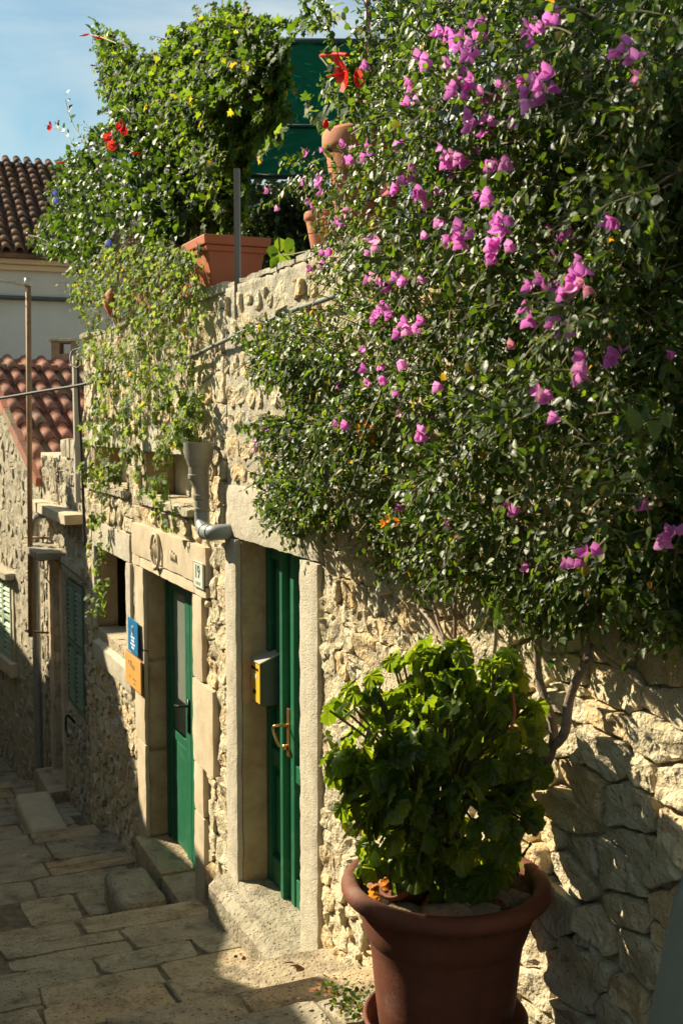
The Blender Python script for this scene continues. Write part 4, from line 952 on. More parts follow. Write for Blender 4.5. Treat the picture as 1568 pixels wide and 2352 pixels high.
# ------------------------------------------------------------------ pots and planter on the wall top
WT = 2.83
def round_pot(c, R, H, label, m='terracotta', name='flower_pot'):
    o = thing(name, c, label, 'flower pot', 'terracotta pots on the terrace wall')
    pr = [(0, 0), (R*.62, 0), (R*.65, .01), (R*.90, H*.76), (R*.905, H*.80), (R*.97, H*.82), (R, H*.86), (R, H*.97), (R*.97, H), (R*.90, H*.985), (R*.86, H*.88), (0, H*.86)]
    MB().lathe(c, pr, 48, wob=.003).build('pot_body', m, o, True); MB().lathe(c, [(0, H*.90), (R*.87, H*.885)], 24).build('soil', 'soil', o); return o
c1 = A.PT(845, 545, -.17); c1.z = WT
pot1 = round_pot(Vector((c1.x, c1.y, WT)), .215, .50, 'large pale terracotta pot on the terrace wall half hidden by bougainvillea', )
c2 = A.PT(752, 560, -.17); pot2 = round_pot(Vector((c2.x, c2.y, WT)), .12, .215, 'smaller orange terracotta pot on the wall edge left of the large pale one')
pl_ = thing('planter', A.P(7.9, -.15, WT), 'square orange terracotta planter box with a stepped rim on the terrace wall', 'planter')
def frustum(pl, s0, s1, o0, o1, z0, z1, inset, name, m, parent):
    V = [pl.P(a, o, z0) for a, o in ((s0+inset, o0+inset), (s1-inset, o0+inset), (s1-inset, o1-inset), (s0+inset, o1-inset))]+[pl.P(a, o, z1) for a, o in ((s0, o0), (s1, o0), (s1, o1), (s0, o1))]
    return MB().add(V, [(0, 1, 2, 3), (4, 7, 6, 5), (0, 4, 5, 1), (1, 5, 6, 2), (2, 6, 7, 3), (3, 7, 4, 0)]).build(name, m, parent, bevel=.006)
# planter seen from its near end: oriented along the wall
p0 = A.W(474, 655, -.02)[0]; p1 = A.W(455, 660, -.05)[0]
H_ = .34
frustum(A, p0, p0+1.05, -.42, -.03, WT-.005, WT+H_-.06, .045, 'box', 'planter_orange', pl_)
frustum(A, p0-.03, p0+1.08, -.45, .0, WT+H_-.0595, WT+H_, .006, 'rim', 'planter_orange', pl_)
frustum(A, p0-.012, p0+1.062, -.432, -.018, WT+H_-.10, WT+H_-.061, .006, 'rim_band', 'planter_orange', pl_)
frustum(A, p0+.02, p0+1.03, -.41, -.04, WT+.0, WT+.03, .003, 'foot', 'planter_orange', pl_)
hp = thing('planter', A.P(9.0, -.1, WT), 'pinkish ribbed terracotta planter hidden behind the hanging ivy', 'planter')
frustum(A, 8.85, 9.75, -.36, .02, WT-.005, WT+.30, .03, 'box', 'terracotta', hp)
jl = thing('ornament', A.PT(263, 745, .10), 'rust-orange broken clay ornament caught in the hanging ivy', 'ornament')
for k, (dx, rr_, sw, mm_) in enumerate(((0, .085, 1.0, 'rust_orange'), (9, .07, .8, 'rust_orange'), (17, .06, .55, 'terracotta_dark'))):
    c = A.PT(258+dx, 700+k*6, .12-.03*k); V = []; n, m2 = 14, 8
    for i in range(n+1):
        t = i/n; zz_ = .26*(.5-t); wdt = rr_*sin(pi*min(1, .12+t*.92))*sw
        for j in range(m2+1):
            an = -1.3+2.6*j/m2; q = c+A.u*(wdt*sin(an))+A.n*(wdt*cos(an)*.8)+Vector((0, 0, zz_)); q += Vector((noise.noise(q*22), noise.noise(q*22+Vector((5, 5, 5))), 0))*.012; V.append(q)
    V += [q-A.n*.012 for q in V]; B_ = (n+1)*(m2+1)
    Fc = []
    for i in range(n):
        for j in range(m2): b = i*(m2+1)+j; f = (b, b+1, b+m2+2, b+m2+1); Fc += [f, tuple(x+B_ for x in f[::-1])]
    for i in range(n):
        for j in (0, m2): b = i*(m2+1)+j; Fc.append((b, b+m2+1, b+m2+1+B_, b+B_))
    mk('shard', V, Fc, mm_, jl, True)
# posts
p_ = A.PT(546, 645, .0); t_ = Vector((p_.x, p_.y, A.W(548, 385, .0)[1]))
post = MB().tube([Vector((p_.x, p_.y, WT-.25)), (Vector((p_.x, p_.y, WT))+t_)/2, t_], .022, 4).build('pergola_post', 'wood_post'); tag(post, 'weathered grey pergola post standing in front of the square orange planter', 'post')
q0 = A.PT(841, 230, -.25); q1 = A.PT(845, -60, -.25)
rd = MB().tube([q0, q1], .014, 8).build('plastic_stake', 'red_plastic', None, True); tag(rd, 'faded red plastic stake above the large terracotta pot', 'stake')
q0 = A.PT(850, 300, -.22); q1 = A.PT(848, 70, -.25)
rd = MB().tube([q0, (q0+q1)/2+Vector((.01, 0, 0)), q1], [.020, .018, .013], 7).build('wooden_stake', 'wood_post', None, True); tag(rd, 'grey wooden stake tied behind the red one', 'stake')
# ------------------------------------------------------------------ green shade netting on its bars, beyond the terrace
aw = thing('shade_awning', at(760, 410, 8.6), 'green shade netting stretched between dark bars behind the terrace plants', 'awning')
rows_ = [(92, 10.6), (190, 10.2), (290, 9.8), (350, 9.5), (405, 9.2)]
V = []; NX = 40; Ys = []
for i in range(41):
    f = i/40*(len(rows_)-1); k = min(int(f), len(rows_)-2); t = f-k; Ys.append((rows_[k][0]*(1-t)+rows_[k+1][0]*t, rows_[k][1]*(1-t)+rows_[k+1][1]*t))
for (y, Y) in Ys:
    xl, xr = 560-(y-92)*.02, 1010
    for j in range(NX+1):
        x = xl+(xr-xl)*j/NX; p = at(x, y+ (x-575)*.0, Y); p += Vector((0, 1, 0))*(noise.noise(Vector((x*.012, y*.02, 0)))*.05+.03*sin(y*.25+x*.06)+.05*max(0, 1-abs((x-700)*.9+(y-250))/16)); V.append(p)
Fc = [(i*(NX+1)+j, i*(NX+1)+j+1, (i+1)*(NX+1)+j+1, (i+1)*(NX+1)+j) for i in range(40) for j in range(NX)]
mk('netting', V, Fc, 'netting', aw, True)
for (y, Y, r_) in ((96, 10.55, .034), (290, 9.74, .020), (406, 9.15, .024)):
    MB().tube([at(548, y-1, Y), at(1020, y+3, Y)], r_, 8).build('bar', 'awning_bar', aw, True)
MB().tube([at(775, 180, 9.9), at(778, 292, 9.7)], .006, 5).build('tension_wire', 'grey_cable', aw)

# ------------------------------------------------------------------ grey cloth edge at the right
gb = thing('covered_chair', (.56, 1.55, .25), 'grey fabric covered seat back leaning in at the lower right corner', 'chair')
V = []; n, m_ = 30, 14; Yc = 1.45
path = [(1490, 2420), (1500, 2352), (1512, 2290), (1526, 2215), (1546, 2130), (1568, 2065), (1600, 2010), (1660, 1975)]
L3 = smoothpath([at(x, y, Yc) for x, y in path], 5)
for i, p in enumerate(L3):
    for j in range(m_+1):
        t = j/m_; an = t*pi/2; V.append(p+Vector((.11*(1-cos(an))+.20*max(0, t-.45), -.07*sin(an)+.02, -.03*(1-cos(an))-.10*max(0, t-.45))))
nb = len(V); V += [p+Vector((.03, .09, -.02)) for p in V]
w_ = m_+1; Fc = []
for i in range(len(L3)-1):
    for j in range(m_): b = i*w_+j; f = (b, b+1, b+w_+1, b+w_); Fc += [f, tuple(x+nb for x in f[::-1])]
    for j in (0, m_): b = i*w_+j; Fc.append((b, b+w_, b+w_+nb, b+nb))
mk('seat_cover', V, Fc, 'grey_fabric', gb, True)
MB().tube([p+Vector((.035, -.045, -.012)) for p in L3], .0022, 5).build('seam', 'dark_grey_paint', gb, True)
V = [Vector((x, y, z)) for x in (.66, .70) for y in (1.46, 1.50) for z in (.12, 1.0)]
mk('seat_leg', V, [(0, 1, 3, 2), (4, 6, 7, 5), (0, 4, 5, 1), (2, 3, 7, 6), (0, 2, 6, 4), (1, 5, 7, 3)], 'grey_fabric', gb)

# ------------------------------------------------------------------ plants
def leaf_ovate(w=.36, fold=.10, droop=.10, tip=1.0):
    y = [0, .25, .55, .85, 1.0]; ww = [0, .85, 1.0, .45, 0]; V = []; Fc = []
    for i in range(5): V.append((0, y[i], -droop*y[i]**2))
    for sgn in (-1, 1):
        for i in (1, 2, 3): V.append((sgn*w*ww[i], y[i]*.98, fold*ww[i]-droop*y[i]**2-.03*ww[i]*(i == 2)))
    Lf = {1: 5, 2: 6, 3: 7}; Rt = {1: 8, 2: 9, 3: 10}
    Fc = [(0, 1, 5), (1, 2, 6, 5), (2, 3, 7, 6), (3, 4, 7), (0, 8, 1), (1, 8, 9, 2), (2, 9, 10, 3), (3, 10, 4)]
    return np.array(V), Fc
def leaf_lobed(spread=.55, wav=.05):
    o = [(0, 0), (-.35, -.08), (-.52, .18), (-.30, .30), (-.50, .62), (-.20, .58), (0, 1.0), (.20, .58), (.50, .62), (.30, .30), (.52, .18), (.35, -.08)]
    V = [(0, .25, .0)]+[(x, y, -.18*(x*x)*1.2-.12*y*y+wav*sin(7*x+5*y)) for x, y in o]
    return np.array(V), [(0, i, i+1) for i in range(1, 12)]+[(0, 12, 1)]
def leaf_round(n=22, seed=0):
    V = [(0, .14, 0)]; rs = (.35, .72, 1.0)
    for k, r in enumerate(rs):
        for i in range(n):
            an = -pi/2+2*pi*(i+.5)/n; notch = 1-.45*math.exp(-((abs(((an+pi/2+pi) % (2*pi))-pi))/.16)**2)
            rr = .52*notch*(1+.05*sin(i*1.7+seed)+.03*(i % 2)); x, y = rr*cos(an)*1.02*r, .14+(.28+rr*sin(an)*1.05)*r
            xo, yo = x, y
            V.append((x, y, (.06*((i % 2)*2-1))*(r**.5)*.8-.18*r*r*.5+.05*sin(3*an+seed)*r))
    Fc = [(0, 1+i, 1+(i+1) % n) for i in range(n)]
    for k in range(2): Fc += [(1+k*n+i, 1+k*n+(i+1) % n, 1+(k+1)*n+(i+1) % n, 1+(k+1)*n+i) for i in range(n)]
    return np.array(V), Fc
def bract(seed=0):
    rg = random.Random(seed); V = []; Fc = []
    for b in range(3):
        lv, lf = leaf_ovate(.36, .20, -.22); R = Matrix.Rotation(2*pi*b/3+rg.uniform(-.2, .2), 3, 'Z') @ Matrix.Rotation(radians(rg.uniform(12, 48)), 3, 'X')
        n = len(V); V += [tuple(R @ Vector(p)*rg.uniform(.9, 1.1)) for p in lv]; Fc += [tuple(i+n for i in f) for f in lf]
    return np.array(V), Fc
def mat_from(pos, d, nrm, s):
    y = d.normalized(); z = nrm-y*nrm.dot(y)
    if z.length < 1e-4: z = y.orthogonal()
    z.normalize(); x = y.cross(z)
    return Matrix(((x.x*s, y.x*s, z.x*s, pos.x), (x.y*s, y.y*s, z.y*s, pos.y), (x.z*s, y.z*s, z.z*s, pos.z), (0, 0, 0, 1)))
def tmesh(name, tpl, m, smooth=True):
    V, Fc = tpl; me = bpy.data.meshes.new(name); me.from_pydata(V.tolist(), [], Fc); me.materials.append(MATS[m])
    if smooth: me.shade_smooth()
    a = me.attributes.new('rnd', 'FLOAT', 'POINT'); a.data.foreach_set('value', np.zeros(len(V), dtype=np.float32)); return me
def bulk(name, mats, tpls, idx, m, parent, rng, smooth=True):
    """all the remaining leaves as one mesh"""
    V = []; Fc = []; R = []; n = 0
    for M, k in zip(mats, idx):
        T, f = tpls[k]; A_ = np.array(M)[:3, :3]; t = np.array(M)[:3, 3]; V.append(T @ A_.T+t); Fc += [tuple(i+n for i in q) for q in f]; n += len(T); R.append(np.full(len(T), rng.random()))
    if not V: return
    return mk(name, np.vstack(V), Fc, m, parent, smooth, np.concatenate(R), kind='stuff')
def dress(parent, leaves, tpls, m, rng, nsingle=300, name='leaf', smooth=True):
    """leaves: (matrix, template, score); the largest in view become parts, the rest one mass"""
    sc = []
    for M, k, s in leaves:
        p = M.to_translation(); q = project(p); vis = 1 if (0 < q[0] < 1568 and 0 < q[1] < 2352) else .01
        sc.append(s*vis*M.to_scale().x/(p-Vector((0, 0, CAMZ))).length)
    order = sorted(range(len(leaves)), key=lambda i: -sc[i]); mes = [tmesh(name, t, m, smooth) for t in tpls]
    for i in order[:nsingle]: inst(name, mes[leaves[i][1]], leaves[i][0], parent)
    rest = order[nsingle:]
    bulk('foliage', [leaves[i][0] for i in rest], tpls, [leaves[i][1] for i in rest], m, parent, rng, smooth)
def sprig(p, d, length, nl, ls, rng, outn, twigs, ntpl, leaves, score=1.0, droop=.5, spread=1.0):
    d = d.normalized(); pts = [p.copy()]; q = p.copy(); dd = d.copy(); stp = length/nl
    side = dd.cross(outn).normalized() if dd.cross(outn).length > .05 else dd.orthogonal().normalized()
    for i in range(nl):
        dd = (dd+Vector((0, 0, -droop*.12))+Vector((rng.uniform(-.15, .15), rng.uniform(-.15, .15), rng.uniform(-.1, .1)))).normalized(); q = q+dd*stp; pts.append(q.copy())
        sd = side*(1 if i % 2 else -1)
        ld = (dd*rng.uniform(.2, .9)+sd*rng.uniform(.4, 1.0)*spread+Vector((0, 0, -droop*rng.uniform(.0, 1.1)))+Vector((rng.gauss(0, .25), rng.gauss(0, .25), rng.gauss(0, .2)))).normalized()
        nn = (outn*rng.uniform(.2, 1.0)+Vector((0, 0, rng.uniform(.1, 1.0)))+Vector((rng.gauss(0, .35), rng.gauss(0, .35), rng.gauss(0, .25))))
        s = ls*rng.uniform(.65, 1.25)*(1-.35*(i/nl)); leaves.append((mat_from(q+ld*.006, ld, nn, s), rng.randrange(ntpl), score))
    if twigs is not None: twigs.tube(pts, .0022, 3, cap=False)
def px_sample(poly, rng):
    xs = [p[0] for p in poly]; ys = [p[1] for p in poly]
    while True:
        x, y = rng.uniform(min(xs), max(xs)), rng.uniform(min(ys), max(ys))
        if inside(poly, x, y): return x, y
def edge_dist(poly, x, y):
    best = 1e9
    for i in range(len(poly)):
        ax, ay = poly[i]; bx, by = poly[(i+1) % len(poly)]; dx, dy = bx-ax, by-ay; t = max(0, min(1, ((x-ax)*dx+(y-ay)*dy)/(dx*dx+dy*dy+1e-9))); best = min(best, (x-ax-dx*t)**2+(y-ay-dy*t)**2)
    return sqrt(best)

# --- bougainvillea over the near wall
RBg = random.Random(101)
boug = thing('bougainvillea', A.P(4.0, .06, .05), 'large bougainvillea with magenta bracts covering the near wall', 'climbing plant')
poly_b = [(880, -60), (878, 60), (868, 150), (850, 250), (850, 300), (785, 350), (715, 350), (690, 440), (735, 500), (730, 570), (755, 640), (730, 700), (650, 748), (592, 800), (585, 860), (650, 880), (690, 915), (640, 945), (575, 975), (598, 1050), (590, 1130), (640, 1205), (700, 1215), (760, 1195), (850, 1190), (900, 1290), (960, 1325), (1040, 1345), (1120, 1335), (1200, 1405), (1300, 1445), (1385, 1425), (1450, 1375), (1510, 1440), (1640, 1490), (1640, -60)]
gaps = [(835, 330, 60, 45, .8), (765, 345, 25, 40, .7), (748, 510, 22, 45, .8), (800, 120, 35, 80, .5), (1010, 985, 45, 35, .8), (1230, 1010, 60, 45, .75), (1120, 1130, 40, 50, .7), (1330, 1090, 60, 60, .9), (1380, 1180, 60, 40, .8), (1480, 1130, 50, 60, .6), (700, 820, 30, 30, .5), (1330, 980, 50, 40, .6), (1240, 1130, 40, 60, .6), (1440, 960, 50, 60, .6), (660, 900, 50, 22, .9), (1270, 1180, 40, 50, .6)]
lv_b = [leaf_ovate(.34, .12, .16), leaf_ovate(.30, .18, .25), leaf_ovate(.38, .08, .05), leaf_ovate(.33, .22, -.08)]
leaves = []; twigs = MB()
def boff(x, y, ed):
    nf = .5+.5*noise.noise(Vector((x*.0065, y*.0065, 2.2)))+.28*noise.noise(Vector((x*.02, y*.02, 9)))
    return .05+min(1, ed/150)*(.10+.46*max(0, min(1.1, nf)))*(1 if y < 1150 else .75)
cnt = 0
while cnt < 5000:
    x, y = px_sample(poly_b, RBg)
    if any(((x-gx)/gw)**2+((y-gy)/gh)**2 < 1 and RBg.random() < gp for gx, gy, gw, gh, gp in gaps): continue
    nz_ = noise.noise(Vector((x*.011, y*.011, 5.5)))
    if nz_ < -.12 and RBg.random() < .62: continue
    if noise.noise(Vector((x*.026, y*.026, 1.5))) < -.16 and RBg.random() < .6: continue
    ed = edge_dist(poly_b, x, y); fo = boff(x, y, ed); t = RBg.random()**.6; off = .03+fo*t
    if off < .0: continue
    p = A.PT(x, y, off)
    d = A.n*RBg.uniform(.1, 1)+A.u*RBg.uniform(-1, 1)+Vector((0, 0, RBg.uniform(-1.0, .8)))
    ls = .033 if x < 900 else .036
    if RBg.random() < .03: ls *= 1.5
    sprig(p, d, RBg.uniform(.06, .17), RBg.randint(4, 7), ls, RBg, A.n, twigs, 4, leaves, .4+off+.6*(t > .8), .7); cnt += 1
# dark inner layer, where the mass stands above and behind the wall top
for i in range(1500):
    x, y = px_sample([(868, -60), (900, 60), (870, 200), (900, 330), (880, 520), (1100, 560), (1640, 420), (1640, -60)], RBg)
    p = A.PT(x, y, RBg.uniform(-.45, .06)); sprig(p, A.u*RBg.uniform(-1, 1)+Vector((0, 0, RBg.uniform(-1, 1))), .14, 6, .050, RBg, A.n, None, 4, leaves, .05, .5)
for (cx_, cy_, w_, h_, k_) in ((670, 1140, 65, 65, 190), (655, 985, 55, 32, 80), (655, 825, 60, 45, 120), (735, 820, 70, 60, 110), (760, 1010, 90, 60, 110), (740, 1150, 60, 45, 80), (830, 900, 60, 80, 90)):
    for i in range(k_):
        x, y = cx_+RBg.gauss(0, w_*.5), cy_+RBg.gauss(0, h_*.5)
        if not inside(poly_b, x, y): continue
        p = A.PT(x, y, RBg.uniform(.05, .32)); sprig(p, A.n*RBg.uniform(.1, 1)+A.u*RBg.uniform(-1, 1)+Vector((0, 0, RBg.uniform(-1.0, .6))), .12, 6, .038, RBg, A.n, twigs, 4, leaves, .6, .7)
# sprays reaching out of the mass
for (x0, y0, x1, y1) in ((760, 90, 745, 20), (790, 150, 700, 5), (740, 390, 620, 462), (720, 380, 665, 375), (800, 770, 590, 745), (730, 720, 540, 770), (650, 960, 568, 985), (860, 60, 800, -20), (640, 880, 575, 800), (770, 230, 745, 205), (1400, 1420, 1430, 1380), (1560, 1450, 1500, 1400), (900, 1290, 880, 1190), (1125, 1360, 1145, 1420)):
    a_, b_ = A.PT(x0, y0, .15), A.PT(x1, y1, .28); n_ = int((b_-a_).length/.045)+2
    path = [a_.lerp(b_, i/n_)+Vector((RBg.uniform(-.01, .01), RBg.uniform(-.01, .01), .03*sin(pi*i/n_)+RBg.uniform(-.01, .01))) for i in range(n_+1)]
    twigs.tube(path, .0028, 4, cap=False)
    for i, q in enumerate(path[1:]):
        for k in range(2): sprig(q, (b_-a_).normalized()+A.n*RBg.uniform(-.6, .6)+Vector((0, 0, RBg.uniform(-.8, .5))), .05, 3, .036, RBg, A.n, None, 4, leaves, .6, .5)
dress(boug, leaves, lv_b, 'leaf_bougainvillea', RBg)
twigs.build('twigs', 'twig_green', boug, kind='stuff')
stems = [([(1212, 1800, .10), (1230, 1755, .12), (1288, 1690, .12), (1312, 1590, .10), (1345, 1510, .09), (1340, 1440, .10), (1385, 1350, .12)], .016, 'bark'),
         ([(1255, 1760, .08), (1272, 1680, .07), (1238, 1560, .07), (1230, 1430, .08), (1215, 1330, .10), (1190, 1200, .12)], .014, 'bark'),
         ([(1352, 1520, .09), (1335, 1460, .08), (1345, 1400, .1), (1320, 1300, .12)], .012, 'bark'),
         ([(905, 1290, .05), (945, 1370, .05), (1000, 1440, .06), (1030, 1500, .07)], .010, 'bark_pale'),
         ([(960, 1325, .05), (1000, 1400, .05), (1022, 1470, .06)], .007, 'bark_pale'),
         ([(1043, 1320, .05), (1045, 1400, .06), (1043, 1500, .07)], .008, 'bark'),
         ([(1135, 1340, .05), (1138, 1420, .06), (1136, 1500, .06)], .010, 'bark_pale'),
         ([(1150, 1130, .06), (1130, 1010, .10), (1080, 900, .14), (1060, 800, .2)], .011, 'bark'),
         ([(1390, 1330, .1), (1430, 1220, .12), (1440, 1080, .14), (1400, 940, .2)], .013, 'bark'),
         ([(860, 1300, .05), (900, 1200, .08), (960, 1100, .12)], .009, 'bark'),
         ([(1350, 1480, .07), (1440, 1550, .06), (1480, 1580, .05)], .007, 'bark_pale'),
         ([(820, 230, .0), (900, 245, .1), (960, 240, .2), (1020, 260, .3)], .007, 'bark'),
         ([(905, 150, .1), (900, 60, .1), (905, -40, .1)], .008, 'bark')]
for px, r_, m in stems:
    pts = smoothpath([A.PT(x, y, o) for x, y, o in px], 6); pts = [p+Vector((noise.noise(p*9), noise.noise(p*9+Vector((7, 7, 7))), 0))*.010 for p in pts]
    n_ = len(pts); MB().tube(pts, [r_*(1.15-.5*i/n_)*(1+.15*noise.noise(pts[i]*25)) for i in range(n_)], 8).build('stem', m, boug, True)
for k in range(26):
    x0, y0 = px_sample(poly_b, RBg); ed = edge_dist(poly_b, x0, y0)
    if ed < 60: continue
    an = RBg.uniform(-2.6, -.5); ln = RBg.uniform(90, 240); p_ = []
    for i in range(6):
        t = i/5; x, y = x0+cos(an)*ln*t, y0+sin(an)*ln*t+60*t*t; p_.append(A.PT(x, y, min(.75, boff(x, y, 120)*(.55+.55*t))))
    p_ = smoothpath(p_, 4); MB().tube(p_, [.0055*(1-.6*i/len(p_)) for i in range(len(p_))], 5).build('stem', 'bark', boug, True)
FL = [(1020,70,3),(1045,85,3),(1100,58,4),(1075,110,3),(965,140,3),(1050,190,5),(1075,190,4),(1070,130,3),(1130,225,3),(1150,210,3),(1200,180,3),(1215,215,3),(1240,215,3),(1265,185,2),(1235,75,3),(1285,50,2),(950,215,2),(930,240,2),(1095,290,4),(1120,295,3),(1175,290,1),(935,320,2),(1030,360,5),(1050,375,4),(830,350,3),(800,355,3),(835,155,1),(740,335,1),(710,350,1),(625,457,2),(735,425,3),(705,450,2),(790,490,4),(745,590,4),(965,440,4),(980,455,3),(910,445,2),(935,400,2),(1115,465,2),(1005,525,4),(1040,530,4),(1060,535,2),(1145,510,4),(1150,540,3),(1140,580,3),(1290,530,3),(1395,525,2),(1445,110,2),(1450,140,1),(1485,170,2),(860,565,3),(870,640,2),(875,660,2),(915,635,3),(970,630,1),(1280,590,1),(1325,610,2),(1250,650,2),(1290,665,4),(1325,640,2),(1345,650,2),(1205,705,2),(870,735,4),(895,715,2),(955,740,2),(925,765,3),(1285,745,2),(1285,775,1),(1178,792,1),(843,808,1),(885,850,3),(910,895,1),(1005,885,1),(920,830,1),(1340,830,2),(1410,815,2),(1250,915,3),(1275,955,1),(925,945,1),(970,1000,3),(785,995,2),(785,890,1),(840,880,2),(605,990,3),(605,1035,3),(610,1010,1),(1035,1200,1),(1058,1232,1),(920,1165,1),(1175,1185,1),(1175,1155,1),(1475,1155,1),(1350,1275,1),(1370,1265,1),(1305,1300,2),(1205,1300,1),(1525,1235,2),(1555,1235,1),(1555,805,1),(1205,70,2),(1130,390,1),(1135,370,2)]
bt_ = [bract(i) for i in range(4)]; bm_ = [tmesh('flower', t, 'bract') for t in bt_]
FLW = []
for (x, y, k) in FL:
    for i in range(int(k*1.35+.5)):
        xx, yy = x+RBg.gauss(0, 12 if k > 1 else 3), y+RBg.gauss(0, 14 if k > 1 else 3); ed = edge_dist(poly_b, xx, yy) if inside(poly_b, xx, yy) else 0
        p = A.PT(xx, yy, boff(xx, yy, ed)+.10)
        tow = (Vector((0, 0, CAMZ))-p).normalized(); nn = (tow*.8+A.n*.5+Vector((RBg.gauss(0, .5), RBg.gauss(0, .5), RBg.gauss(0, .5)-.2))).normalized(); d = nn.orthogonal()
        FLW.append((mat_from(p, d, nn, RBg.uniform(.024, .038)), RBg.randrange(4)))
FLW.sort(key=lambda q: -q[0].to_scale().x/q[0].to_translation().length)
for M, k in FLW[:296]: inst('flower', bm_[k], M, boug)
bulk('flowers', [q[0] for q in FLW[296:]], bt_, [q[1] for q in FLW[296:]], 'bract', boug, RBg)
for (x, y) in ((840, 985), (848, 1000), (905, 1190)):
    p = A.PT(x, y, .3)
    for i in range(3): inst('withered_flower', tmesh('withered_flower', bt_[i], 'petal_orange'), mat_from(p+Vector((RBg.uniform(-.03, .03), 0, RBg.uniform(-.03, .03))), Vector((0, 0, -1)), A.n, .03), boug)

# --- begonia in the big pot
RBe = random.Random(55)
beg = thing('begonia', (pc.x, pc.y, .45), 'bushy begonia with round glossy leaves growing in the big dark pot', 'plant')
cz_ = at(1000, 1745, 3.45).z; cx_ = at(1000, 1745, 3.45).x; bc = Vector((cx_, 3.47, cz_)); rx, ry, rz = .312, .28, .335
lv_r = [leaf_round(22, s) for s in range(4)]; leaves = []; stm = MB()
def beg_leaf(p, nn, s, score):
    dwn = Vector((0, 0, -1))+Vector((RBe.gauss(0, .5), RBe.gauss(0, .5), RBe.gauss(0, .3))); leaves.append((mat_from(p-dwn.normalized()*s*.4, dwn, nn, s), RBe.randrange(4), score))
n_ = 0
while n_ < 540:
    v = Vector((RBe.gauss(0, 1), RBe.gauss(0, 1), RBe.gauss(0, 1))).normalized()
    if v.z < -.85: continue
    lump = 1+.20*noise.noise(v*2.2+Vector((3, 1, 0)))+.14*noise.noise(v*5)
    sh = RBe.choice([1, 1, .96, .86, .72]) ; p = bc+Vector((v.x*rx, v.y*ry, v.z*rz*(1 if v.z > 0 else .92)))*lump*sh
    if v.z < 0: hh_ = sqrt(max(.05, v.x*v.x+v.y*v.y)); bo = min(1.35, 1/hh_)**.75; p.x = bc.x+(p.x-bc.x)*bo; p.y = bc.y+(p.y-bc.y)*bo
    if p.z < .50: continue
    nn = (v*.45+Vector((0, 0, .55))+SUN*.95+Vector((RBe.gauss(0, .25), RBe.gauss(0, .25), RBe.gauss(0, .2)))).normalized()
    beg_leaf(p, nn, RBe.uniform(.048, .088)*(1 if v.z < .5 else .85), .3 if v.y > .3 else (1 if sh > .9 else .5)); n_ += 1
    if RBe.random() < .4: stm.tube(smoothpath([bc+Vector((v.x*.06, v.y*.06, -.25)), bc+Vector((v.x*rx*.5, v.y*ry*.5, v.z*rz*.3-.05)), p], 4), .004, 5, cap=False)
for k in range(110):
    an = RBe.uniform(0, 2*pi); rr = RBe.uniform(.08, .27); p = Vector((pc.x+rr*cos(an)-.02, pc.y+rr*sin(an)*.9+.03, RBe.uniform(.54, .68)))
    beg_leaf(p, Vector((cos(an)*.6, sin(an)*.6, .8)), RBe.uniform(.06, .10), .6)
for (x, y, s) in ((1030, 1490, .085), (1010, 1497, .08), (1050, 1492, .085), (1035, 1520, .09), (1000, 1545, .085), (1160, 1510, .085), (1150, 1530, .09), (1175, 1540, .08), (1125, 1535, .08), (960, 1575, .08), (1190, 1570, .085), (880, 1615, .08), (1000, 1530, .07), (1180, 1585, .06), (1145, 1600, .06)):
    p = at(x, y, 3.45); beg_leaf(p, (SUN*.5+Vector((0, -.5, .6))+Vector((RBe.gauss(0, .2), 0, 0))).normalized(), s, 1.2)
    stm.tube(smoothpath([p+Vector((0, .01, -.01)), p+Vector((0, .03, -.10)), bc+Vector((0, 0, .1))], 4), .0045, 5, cap=False)
dress(beg, leaves, lv_r, 'leaf_begonia', RBe, 300, smooth=False)
stm.build('stems', 'twig_green', beg, True, kind='stuff')
MB().tube(smoothpath([at(1176, 1585, 3.30), at(1181, 1635, 3.27), at(1170, 1690, 3.30), at(1166, 1760, 3.38)], 5), [.0035]*4+[.005]*12, 7).build('stem', 'red_stem', beg, True)
for k in range(34):
    p = Vector((pc.x-.22+RBe.uniform(-.03, .08), pc.y-.08+RBe.uniform(-.06, .06), .50+RBe.uniform(0, .08))) if k < 16 else Vector((pc.x+RBe.uniform(-.2, .22), pc.y-.13+RBe.uniform(-.06, .06), .515))
    inst('dead_leaf', tmesh('dead_leaf', lv_r[k % 4], 'dry_leaf' if k % 3 else 'petal_orange'), mat_from(p, Vector((RBe.gauss(0, 1), RBe.gauss(0, 1), -.3)), Vector((RBe.gauss(0, 1), RBe.gauss(0, 1), .5)), RBe.uniform(.025, .045)), beg)

